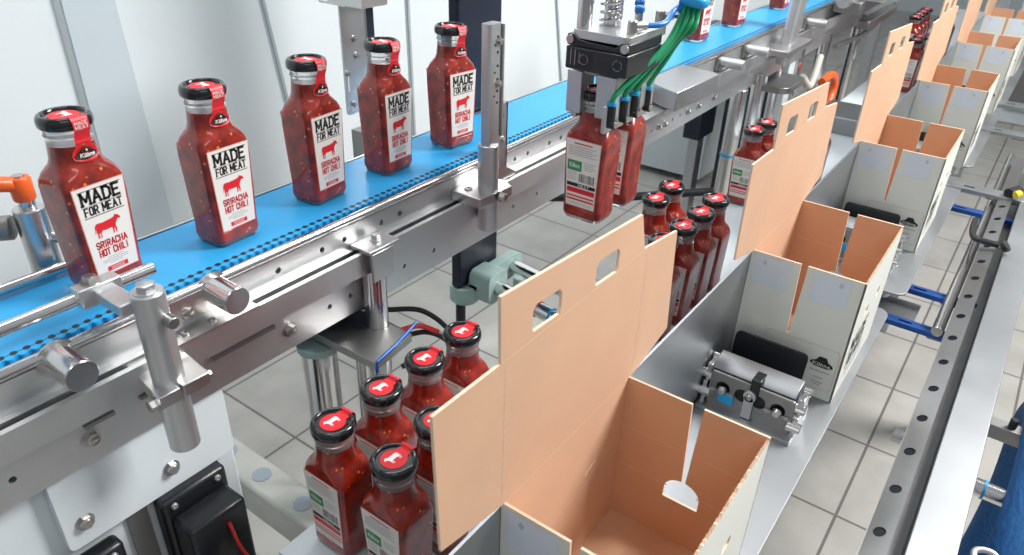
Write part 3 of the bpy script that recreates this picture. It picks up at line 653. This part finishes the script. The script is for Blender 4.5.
MB().tube(pts,.0019,n=8,smooth=False).build('spring','chrome',t)
# jaws
for x in (.833,.905):
    for y0,y1 in ((.480,.489),(.427,.436)):
        MB().box((x-.034,y0-.008 if y0<.45 else y0-.012,1.062),(x-.020,y1+.010 if y0<.45 else y1,1.116)).box((x-.021,y0,1.052),(x+.020,y1,1.116)).build('jaw','alu',t,bevel=.0012)
    MB().box((x-.030,.430,1.112),(x+.022,.486,1.124)).build('jaw_carrier','steel_dark',t,bevel=.001)
srcs = [.795,.826,.855,.890]
for xx in srcs:
    o = MB().rod((xx,.420,1.056),(xx,.420,1.084),.0058).cyl((xx,.420,1.060),(xx,.413,1.060),.0055).build('elbow_fitting','black',t)
    MB().lathe([(0,0),(.0062,0),(.0062,.004),(0,.004)],(xx,.420,1.084)).build('release_collar','cyan',o)
    MB().cyl((xx,.413,1.060),(xx,.4115,1.060),.0040).build('plug','bolt',o)
    MB().box((xx-.009,.4215,1.048),(xx+.009,.4285,1.084)).build('mount_pad','steel_y',o,bevel=.002)
ends = [(.905,.392,1.194),(.909,.387,1.191),(.913,.382,1.188),(.917,.377,1.185)]
lab = ['nearest green air tube looping from the gripper','second green air tube from the gripper','third green air tube from the gripper','farthest green air tube from the gripper']
for xx,e,l in zip(srcs,ends,lab):
    g = thing('air_tube',l,'air tube',(xx,.420,1.088),'green air tubes of the gripper')
    MB().tube([(xx,.420,1.087),(xx+.001,.416,1.098),(xx+(e[0]-xx)*.30,.404,1.122),(xx+(e[0]-xx)*.66,.393,1.148),(e[0]-.012,e[1]-.002,e[2]-.02),e,(e[0]+.02,e[1]+.005,e[2]+.07)],.0035,n=14).build('tube','green_hose',g)
for (a,b),l in (((.800,.410),'nearer blue air tube plugged into the gripper top'),((.880,.414),'farther blue air tube plugged into the gripper top')):
    g = thing('air_tube',l,'air tube',(a,b,1.17),'blue air tubes of the gripper')
    MB().tube([(a+.026,b-.008,1.176),(a+.05,b-.020,1.177),(a+(.905-a)*.75,.394,1.186),(.903,.392,1.200),(.925,.398,1.26)],.0035,n=14).build('tube','blue_hose',g)
    MB().rod((a+.012,b,1.176),(a+.028,b-.008,1.176),.0052).build('nickel_fitting','bolt',g)
    MB().rod((a+.008,b,1.166),(a+.008,b,1.184),.0060).build('fitting_body','bolt',g)
g = thing('tube_clip','blue spiral clip bundling the air tubes','clip',(.91,.38,1.2)); MB().tube([(.898,.394,1.200),(.903,.374,1.197),(.918,.372,1.195),(.926,.384,1.198)],.0075).build('clip','cyan',g)
for k,(x,y,z,l) in enumerate(((.850,.424,1.190,'blue push button fitting in front of the spring'),(.880,.440,1.192,'blue push button fitting right of the rear guide post'),(.824,.480,1.196,'blue hose knot behind the left guide post'))):
    g = thing('push_fitting',l,'fitting',(x,y,z),'blue topped fittings on the gripper'); MB().rod((x,y,1.166),(x,y,z-.004),.0046).build('body','bolt',g); MB().lathe([(0,0),(.0062,0),(.0062,.005),(.004,.007),(0,.007)],(x,y,z-.004)).build('collar','blue_hose',g)
g = thing('air_tube','short blue air tube curling up left of the gripper posts','air tube',(.79,.49,1.2)); MB().tube([(.835,.488,1.205),(.82,.492,1.215),(.800,.495,1.212),(.785,.500,1.235),(.77,.50,1.28)],.0045).build('tube','blue_hose',g)

# ------------------------------------------------------------------ packing table
t = thing('packing_table','white steel table plate under the packed bottles behind the metal guide wall','table',(1.5,.43,0))
MB().box((.318,.283,.638),(5.0,.538,.650)).build('table_plate','white_paint',t,bevel=.001)
for x in (.5,1.6,2.8,4.2): MB().box((x,.40,0),(x+.04,.44,.638)).build('leg','zinc',t,bevel=.002)
t = thing('guide_wall','galvanised sheet guide wall between bottles and cartons','guide wall',(1.5,.275,.65))
MB().plate([(.15,.6507),(4.6,.6507),(4.6,.8515),(.15,.8515)],[],fy(.2690,1),.003,0).build('sheet','zinc',t,smooth=0)
PITCH = .61
for i,(a,b,l) in enumerate(((.05,1.325,'nearest flat tray plate under the two nearest cartons'),(1.395,2.135,'second flat tray plate with rounded corner, under the third carton'),(2.24,2.86,'third flat tray plate under the fourth carton'),(2.95,4.6,'farthest flat tray plate under the last cartons'))):
    t = thing('tray_plate',l,'tray',(a,.2,.64),'tray plates carrying the cartons')
    MB().plate(rrect(a,.096 if i == 0 else .086,b,.2730,.022),[],fz(.6455,1),.005,0).build('plate','tray_steel',t,bevel=.0008)
    for x in (a+.08,b-.06): MB().rod((x,.13,.60),(x,.13,.6455),.012).build('standoff','alu',t)

def jag(p,q,n,amp):     # a torn perforation edge
    out = []
    for i in range(n+1):
        f = i/n; out.append((p[0]+(q[0]-p[0])*f, p[1]+(q[1]-p[1])*f+(random.uniform(-amp,amp) if 0<i<n else 0)))
    return out
Z0, ZT = .6510, .8565
def make_carton(label):
    L, W = .231, .158         # along the line, across it
    t = thing('carton',label,'carton',(0,0,Z0),'open cartons in a line on the trays')
    XA,XB,YA,YB = 0,L,.108,.2685
    T = .0028; K = ['carton','kraft','kraft_edge','kraft_line','carton_blue','ink','greyink']
    MB().box((XA+T,YA+T,Z0),(XB-T,YB-T,Z0+.004)).build('bottom','kraft',t,smooth=0)
    def endwall(name, X, outside):     # outside: -1 faces the camera end, +1 the far end
        ym = (YA+YB)/2+(.004 if outside < 0 else -.004)
        w2, w3 = (.0066, .0022) if outside > 0 else (.0050, .0016)
        zc = ZT-.118
        half = [(ym+.017*math.cos(a*PI/8), zc-.004+.017*math.sin(a*PI/8)*.75) for a in range(0,9)]
        half = [p for p in half]
        # two leaves with a tapering slit that ends in a half-round hole
        if outside > 0:
            arc = [(ym+.021*math.cos(a*PI/12), zc-.008+.018*math.sin(a*PI/12)) for a in range(13)]
            outer = [(YA,Z0),(YB,Z0),(YB,ZT),(ym+w2,ZT),(ym+w3,zc+.0098)] + arc[:6] [::-1]+ [(ym+.021,zc-.022),(ym-.021,zc-.022)] + arc[7:][::-1] + [(ym-w3,zc+.0098),(ym-w2,ZT),(YA,ZT)]
        else: outer = [(YA,Z0),(YB,Z0),(YB,ZT),(ym+w2,ZT),(ym+w3,zc+.005),(ym-w3,zc+.005),(ym-w2,ZT),(YA,ZT)]
        inner_mat, outer_mat = 1, 0
        mb = MB()
        if outside < 0: mb.plate(outer,[],fx(X,1),T,outer_mat,inner_mat,2)
        else: mb.plate(outer,[],fx(X-T,1),T,inner_mat,outer_mat,2)
        ins = X+T+.0002 if outside < 0 else X-T-.0002
        for z in (ZT-.066,ZT-.122):
            for a,b in ((YA+T,ym-.018),(ym+.018,YB-T)): seg(mb,(a,z),(b,z),.0012,lambda u,v: (ins,u,v),3)
        outx = X-.0003 if outside < 0 else X+.0003
        P = lambda u,v: (outx,u,v)
        for c,s in ((ym+.042,1),(ym-.042,-1)):
            sq = rrect(c-.026,ZT-.050,c+.026,ZT-.004,.003) if s > 0 else rrect(c-.024,ZT-.050,c+.026,ZT-.004,.003)
            poly(mb, sq, P, 4)
            mx, mz = c+s*.012, ZT-.014
            P2 = lambda u,v: (outx+(-.0003 if outside<0 else .0003),u,v)
            seg(mb,(mx,mz-.004),(mx,mz+.004),.0007,P2,6); seg(mb,(mx-.002,mz-.002),(mx-.002,mz+.002),.0007,P2,6); seg(mb,(mx+.002,mz-.002),(mx+.002,mz+.002),.0007,P2,6)
        if outside < 0:
            cx, cz = YA+.027, Z0+.062
            r = rrect(YA+.006,Z0+.016,ym+.03,Z0+.088,.006)
            for a,b in zip(r, r[1:]+r[:1]): seg(mb,a,b,.0007,P2,3)
            poly(mb,[(cx+.017,cz-.004),(cx+.015,cz),(cx+.009,cz+.003),(cx+.005,cz+.010),(cx-.005,cz+.010),(cx-.009,cz+.003),(cx-.015,cz),(cx-.017,cz-.004),(cx-.009,cz-.008),(cx+.009,cz-.008)],P2,5)
            P3 = lambda u,v: (outx-.0006,u,v)
            text(mb,'Kühne',lambda u,v: (outx-.0006,2*cx-u,v),cx-.012,cz-.0055,.005,.024,.0010,0)
            for q,(zz,wd) in enumerate(((-.015,.014),(-.026,.006),(-.034,.008),(-.038,.005))): seg(mb,(cx-wd,cz+zz),(cx+wd,cz+zz),.0012,P2,6)
        mb.build(name,K,t,smooth=0)
    endwall('near_wall',XA,-1); endwall('far_wall',XB,1)
    # side wall towards the aisle with the torn perforated top edge
    mb = MB(); top = [(p[0], p[1]-(.0035 if i%2 else 0)) for i,p in enumerate(jag((XB,ZT),(XA,ZT),64,.0010))]
    hs = [rrect(XA+.070,ZT-.088,XA+.092,ZT-.074,.004,3),rrect(XA+.140,ZT-.088,XA+.162,ZT-.074,.004,3)]
    mb.plate([(XA,Z0),(XB,Z0)]+top,hs,fy(YA,1),T,0,1,2)
    P = lambda u,v: (u,YA-.0003,v)
    text(mb,'MADE',P,XA+.035,Z0+.070,.026,.090,.0048,5,slab=True); text(mb,'FOR MEAT',P,XA+.035,Z0+.044,.018,.090,.0032,5,slab=True)
    for z in (Z0+.036,Z0+.028,Z0+.020):
        x = XA+.045
        while x < XA+.15: seg(mb,(x,z),(x+.005,z),.0015,P,6); x += .0075
    mb.build('side_wall',K,t,smooth=0)
    # wall on the bottle side, rising into the tall handle flap
    cres = lambda c: [(c+.012*math.cos(a),ZT-.082+.006*math.sin(a)+.004*math.cos(a)) for a in [PI*i/8 for i in range(9)]]
    mb = MB().plate([(XA+T,Z0),(XB-T,Z0),(XB-T,ZT),(XA+T,ZT)],[cres(XA+.050),cres(XA+.160)],fy(YB-T,1),T-.0002,1,0,2)
    seg(mb,(XA+T,ZT-.100),(XB-T,ZT-.100),.001,lambda u,v: (u,YB-T-.0002,v),3)
    mb.build('back_wall',K,t,smooth=0)
    fl = [(XA,ZT),(XB+.010,ZT),(XB+.086,ZT+.018),(XB+.071,ZT+.150),(XB-.006,ZT+.160),(XB-.020,ZT+.202),(XA-.012,ZT+.218),(XA-.010,ZT+.157),(XA-.088,ZT+.158),(XA-.083,ZT+.018)]
    h = lambda c,s: [(c-.019,ZT+.171+s),(c+.019,ZT+.169+s),(c+.021,ZT+.174+s),(c+.021,ZT+.189+s),(c+.017,ZT+.194+s),(c-.016,ZT+.196+s),(c-.021,ZT+.191+s),(c-.021,ZT+.175+s)]
    mb = MB().plate(fl,[h(XA+.052,-.007),h(XA+.150,-.010)],fy(.2657,1),T,1,0,2)
    F = lambda u,v: (u,.2655,v)
    seg(mb,(XA,ZT+.001),(XB,ZT+.001),.0016,F,3); seg(mb,(XA-.008,ZT+.157),(XB-.004,ZT+.159),.0012,F,3)
    for x in (XA-.003,XB+.004):
        z = ZT+.004
        while z < ZT+.160: seg(mb,(x,z),(x,z+.004),.0010,F,3); z += .008
    mb.build('handle_flap',K,t,smooth=0)
    return t
cl = ['nearest open carton, looking down into its brown inside with slit far wall','second open carton, just beyond the first metal latch','third open carton from the camera',
      'fourth open carton from the camera, midway up the right side','fifth open carton, near the top right','farthest open carton at the top right edge','last carton beyond the top right edge']
c0 = make_carton(cl[0])
for i in range(6):
    c = c0 if i == 0 else copy_tree(c0)
    c.location = ((.376,.987,1.600,2.215,2.83,3.45)[i], 0, Z0); c['label'] = cl[i]

# latch units between the cartons
def make_latch(label):
    t = thing('latch_unit',label,'latch',(0,0,.6506),'metal latch units between the cartons')
    a,b = .130,.262; z = .6566
    body = [(.012,z+.004),(.012,z+.058),(.020,z+.066),(.046,z+.069),(.050,z+.062),(.050,z+.004)]
    MB().plate([(p[0],p[1]) for p in body],[],lambda u,v,w: (u,a+.008+w,v),b-a-.012,0)  .build('body','rail_steel',t,bevel=.001)
    hs = [circ(y,z+.033,.0105,20) for y in (a+.026,a+.054,b-.054,b-.026)]
    MB().plate(rrect(a+.006,z,b-.006,z+.056,.003),hs,fx(.006,1),.004,0).build('front_plate','steel_dark',t,smooth=0)
    MB().plate([(y,zz) for y,zz in rrect(a+.010,z,b-.010,z+.054,.002)],[],fx(.0105,1),.001,0).build('dark_backing','black',t,smooth=0)
    MB().plate(rrect(a+.020,z,b-.004,z+.078,.008),[],lambda u,v,w: (.084+w+(v-z)*.14,u,v),.0035,0).build('stop_plate','black',t,bevel=.0008)
    for y in (a+.026,b-.026):
        o = MB().lathe([(0,0),(.0075,0),(.0075,.003),(.005,.007),(0,.008)],(.006,y,z+.030),(-1,0,0)).build('ball_catch','chrome',t)
        MB().cyl((.0055,y-.014,z+.027),(.0035,y-.014,z+.027),.0035).cyl((.0055,y+.014,z+.027),(.0035,y+.014,z+.027),.0035).box((.0045,y-.014,z+.0255),(.0058,y+.014,z+.0285)).build('catch_bar','bolt',o)
    for y,s in ((a,-1),(b,1)):
        mb = MB().box((.004,y-.003,z),(.046,y+.003,z+.034))
        mb.rod((.018,y-.008,z+.040),(.018,y+.008,z+.040),.008); mb.rod((.040,y-.006,z+.058),(.040,y+.006,z+.058),.0065); mb.rod((.004,y-.010,z+.018),(.004,y+.010,z+.018),.0075)
        mb.box((.012,y-.0035,z+.03),(.044,y+.0035,z+.060))
        mb.build('hinge','chrome',t,bevel=.0006)
    o = MB().box((.000,(a+b)/2-.007,z+.002),(.005,(a+b)/2+.007,z+.040)).cyl((.000,(a+b)/2,z+.040),(.006,(a+b)/2,z+.040),.009).build('lever','alu',t,bevel=.0008)
    MB().screw((0,(a+b)/2,z+.040),(-1,0,0),.0045).build('lever_screw','bolt',o)
    MB().box((.004,(a+b)/2-.011,z+.034),(.030,(a+b)/2+.003,z+.068)).build('lever_stop','black',t,bevel=.002)
    MB().box((.0035,b-.044,z+.010),(.0058,b-.022,z+.026)).build('blue_tag','cyan',t)
    MB().box((-.010,a-.002,z-.0060),(.072,b+.004,z+.0005)).build('base_plate','zinc',t,bevel=.0006)
    return t
ll = ['metal latch unit with four round holes between the first and second cartons','latch unit half hidden between the second and third cartons','latch unit seen through the slit of the third carton','latch unit hidden mostly behind the fourth carton']
l0 = make_latch(ll[0])
for i in range(4):
    l = l0 if i == 0 else copy_tree(l0); l.location = (.864+PITCH*i,0,.6506); l['label'] = ll[i]

# ------------------------------------------------------------------ aisle-side rail, cross bars, cables
t = thing('chain_rail','long steel rail with oval holes and bright flat top right of the cartons','rail',(1.5,-.04,.6))
hs = [circ(x,-.0095,.0092,16,.75) for x in [.60+.0872*i for i in range(18)]]
MB().plate([(.2,.004),(2.4,.004),(2.4,-.024),(.2,-.024)],hs,lambda u,v,w: (u,v,.6515-w+(v-.004)*-.0+(-.35*(v+.010))),.003,0).build('hole_strip','rail_steel',t,smooth=0)
MB().plate([(.2,.004),(2.4,.004),(2.4,.0015),(.2,.0015)],[],fz(.647,-1),.05,0).build('inner_web','steel_dark',t,smooth=0)
MB().box((.2,-.020,.600),(2.4,-.0015,.604)).build('channel_floor','navy',t,smooth=0)  # near-black colour puts the shade of the rail holes into the floor
MB().box((.2,-.0405,.600),(2.4,-.0245,.615)).build('dark_channel','steel_dark',t,smooth=0)
MB().box((.2,-.0920,.600),(2.25,-.0410,.6515)).build('top_plate','tray_steel',t,bevel=.0015)
t = thing('tray_stand','grey steel stand under the carton trays','stand',(1.5,.1,0))
for x in (.10,1.00,2.3,3.4): MB().box((x,.16,.05),(x+.05,.24,.62)).build('post','zinc',t)
MB().box((.05,.17,.600),(4.6,.23,.638)).build('beam','zinc',t); MB().box((.3,-.08,0),(.36,-.03,.600)).box((1.9,-.08,0),(1.96,-.03,.600)).build('rail_post','zinc',t)
cb = [(1.385,.60,'blue_bar',.024,'nearest blue slotted crossbar between tray and rail'),(1.505,.615,'blue_bar',.024,'second blue slotted crossbar between tray and rail'),(1.97,.63,'blue_bar',.026,'deep blue crossbar beside the yellow knob'),
      (2.05,.655,'zinc',.045,'light grey crossbar reaching the yellow knob'),(2.62,.655,'zinc',.05,'grey crossbar in the upper right beside the cartons'),(2.95,.66,'zinc',.06,'farthest grey crossbar in the upper right')]
for x,z,mt,w,l in cb:
    t = thing('crossbar',l,'crossbar',(x,.05,z),'crossbars between trays and rail')
    MB().plate(rrect(-.03 if x<1.9 else -.05,x,.165,x+w,.008),[rrect(.060,x+w*.35,.085,x+w*.65,.0035,3)],lambda u,v,q,z=z: (v,u,z-q),.010,0).build('bar',mt,t,bevel=.001)
    MB().box((x+.002,-.035,z-.014),(x+w-.002,.030,z-.010)).build('end_lug','steel_dark',t)
t = thing('wide_plate','grey sheet lying below the crossbars beside the second carton','plate',(1.45,.1,.55)); MB().box((1.42,.06,.575),(1.52,.20,.580)).build('plate','steel_dark',t)
t = thing('clamp_knob','black clamp knob with yellow tip at the end of the grey crossbar','knob',(2.05,-.02,.66)); MB().rod((2.06,-.012,.664),(2.10,-.030,.664),.012).build('knob','black',t); MB().rod((2.045,-.026,.668),(2.055,-.036,.672),.009).build('tip','yellow',t)
t = thing('toggle_clamp','black clamp lever with round knob on the rail','clamp',(1.7,-.02,.66)); MB().tube([(1.86,.03,.655),(1.80,.028,.655),(1.74,.018,.66),(1.72,-.01,.665),(1.715,-.030,.668)],.0065).build('handle','black',t); MB().rod((1.715,-.036,.665),(1.715,-.043,.672),.013).build('knob','rubber',t)
t = thing('round_tube','steel tube running along the floor side of the rail','tube',(1.5,.02,.62)); MB().rod((1.35,.016,.625),(2.5,.012,.625),.010).build('tube','chrome',t)
# blue sleeve and stubs at the lower right
t = thing('cable_sleeve','dark blue fabric sleeved cable bundle at the lower right edge','cable bundle',(1.05,-.15,.5)); MB().tube([(.35,-.19,.03),(.55,-.185,.34),(.80,-.172,.46),(.93,-.168,.56),(1.02,-.172,.60),(1.14,-.174,.61),(1.26,-.174,.59),(1.38,-.18,.48),(1.46,-.20,.25),(1.48,-.20,.03)],.036,n=20).build('sleeve','blue_cloth',t)
t = thing('wire_loop','grey metal loop at the lower right corner beside the blue sleeve','clip',(.84,-.1,.6)); MB().tube([(.82,-.118,.62),(.85,-.112,.62),(.86,-.13,.62),(.85,-.15,.61)],.004).build('loop','alu',t)
for k,(x,z,l) in enumerate(((1.02,.585,'polished stub tube with blue tie at the lower right'),(1.16,.60,'square dark stub bar above the polished stub at the lower right'))):
    t = thing('stub_bar',l,'bar',(x,-.11,z),'stubs joining rail and blue sleeve')
    if k == 0: MB().rod((x,-.093,z),(x,-.17,z),.013).build('tube','chrome',t); MB().lathe([(.0132,0),(.0145,0),(.0145,.003),(.0132,.003)],(x,-.110,z),(0,-1,0)).build('tie','cyan',t)
    else: MB().box((x-.012,-.17,z-.014),(x+.012,-.093,z+.010)).build('bar','steel_dark',t,bevel=.001); MB().rod((x,-.125,z+.010),(x,-.125,z+.026),.006).build('pin','black',t)
t = thing('blue_cable','thin blue cable loop at the right edge','cable',(1.6,-.15,.6)); MB().tube([(1.48,-.13,.60),(1.56,-.14,.64),(1.66,-.15,.62),(1.62,-.17,.58)],.005).build('cable','blue_hose',t)
t = thing('floor_cables','black and blue cables at the bottom edge under the near tray','cables',(.70,.07,.5))
for i,mt in enumerate(('black','blue_hose','black','black')): MB().tube([(.60,.12-.006*i,.45),(.66+.006*i,.088-.004*i,.54),(.70+.006*i,.075-.005*i,.57),(.735+.005*i,.082-.004*i,.54),(.76,.09,.45)],.006).build('cable',mt,t)
t = thing('floor_bolt','small round steel fitting under the rail at the right','fitting',(1.2,.02,.45)); MB().rod((1.10,.02,.560),(1.10,-.01,.560),.012).build('fitting','chrome',t)
t = thing('back_machine','white and grey machine housing in the far top right background','machine',(5.5,0,0))
MB().box((5.3,-.9,0),(5.9,.25,1.0)).build('housing','white_paint',t,bevel=.01); MB().box((5.27,-.8,.1),(5.3,.15,.5)).build('door','steel_dark',t,bevel=.004)
t = thing('back_machine','grey steel machine frame behind the far end of the belt conveyor','machine',(5.4,.6,0))
MB().box((5.25,.30,.0),(5.31,.36,1.4)).box((5.25,.95,0),(5.31,1.01,1.4)).box((5.25,.30,1.3),(5.31,1.0,1.4)).build('gantry','alu',t,bevel=.004); MB().box((5.32,.4,.7),(5.7,.9,1.3)).build('housing','steel_dark',t,bevel=.01)

# ------------------------------------------------------------------ camera
yaw, pitch, roll = .614390202, .524903863, .0338102893
f = V((math.cos(pitch)*math.cos(yaw), math.cos(pitch)*math.sin(yaw), -math.sin(pitch)))
r = f.cross(V((0,0,1))).normalized(); u = r.cross(f)
rr = r*math.cos(roll)+u*math.sin(roll); uu = u*math.cos(roll)-r*math.sin(roll)
cam = bpy.data.objects.new('camera', bpy.data.cameras.new('camera')); COL.objects.link(cam)
mt = Matrix((rr, uu, -f)).transposed().to_4x4(); mt.translation = V((0,0,1.352)); cam.matrix_world = mt
cam.data.sensor_width = 36; cam.data.lens = 739.72*36/1024; cam.data.clip_start = .01
cam.data.dof.use_dof = True; cam.data.dof.focus_distance = 1.0; cam.data.dof.aperture_fstop = 11
bpy.context.scene.camera = cam

# ------------------------------------------------------------------ light: ceiling fluorescents and the bright hall
def area(name, loc, target, sx, sy, power, col=(1,1,1)):
    l = bpy.data.lights.new(name,'AREA'); l.shape = 'RECTANGLE'; l.size = sx; l.size_y = sy; l.energy = power; l.color = col
    o = bpy.data.objects.new(name,l); COL.objects.link(o); o.location = loc
    o.rotation_euler = (V(target)-V(loc)).to_track_quat('-Z','Y').to_euler(); return o
area('ceiling_lamp', (2.6,-1.3,3.0), (.7,.4,.8), 1.0, 1.5, 150, (1,.985,.96))
area('ceiling_lamp', (-.6,-1.2,3.0), (.6,.6,.8), 1.6, .4, 8, (.93,.97,1))
area('ceiling_lamp', (.8,.9,3.2), (.8,.7,.8), 2.2, .35, 22, (.95,.98,1))
area('ceiling_lamp', (3.4,1.9,3.2), (3.0,.4,.7), 1.8, .6, 45, (.97,.99,1))
w = bpy.data.worlds.new('hall'); bpy.context.scene.world = w; w.use_nodes = True
nt = w.node_tree; bg = nt.nodes['Background']
tc = nt.nodes.new('ShaderNodeTexCoord'); sx = nt.nodes.new('ShaderNodeSeparateXYZ'); nt.links.new(tc.outputs['Generated'], sx.inputs[0])
cr = nt.nodes.new('ShaderNodeValToRGB'); mr = nt.nodes.new('ShaderNodeMapRange')
mr.inputs['From Min'].default_value = -1; mr.inputs['From Max'].default_value = 1
nt.links.new(sx.outputs['Z'], mr.inputs['Value']); nt.links.new(mr.outputs['Result'], cr.inputs['Fac'])
e = cr.color_ramp.elements; e[0].position = 0; e[0].color = (.36,.35,.34,1); e[1].position = 1; e[1].color = (.62,.65,.68,1)
q = e.new(.48); q.color = (.42,.43,.44,1); q = e.new(.6); q.color = (.62,.66,.70,1)
nt.links.new(cr.outputs['Color'], bg.inputs['Color']); bg.inputs['Strength'].default_value = .50
vs = bpy.context.scene.view_settings; vs.view_transform = 'Standard'; vs.look = 'None'; vs.exposure = .12; vs.gamma = 1; vs.use_curve_mapping = False
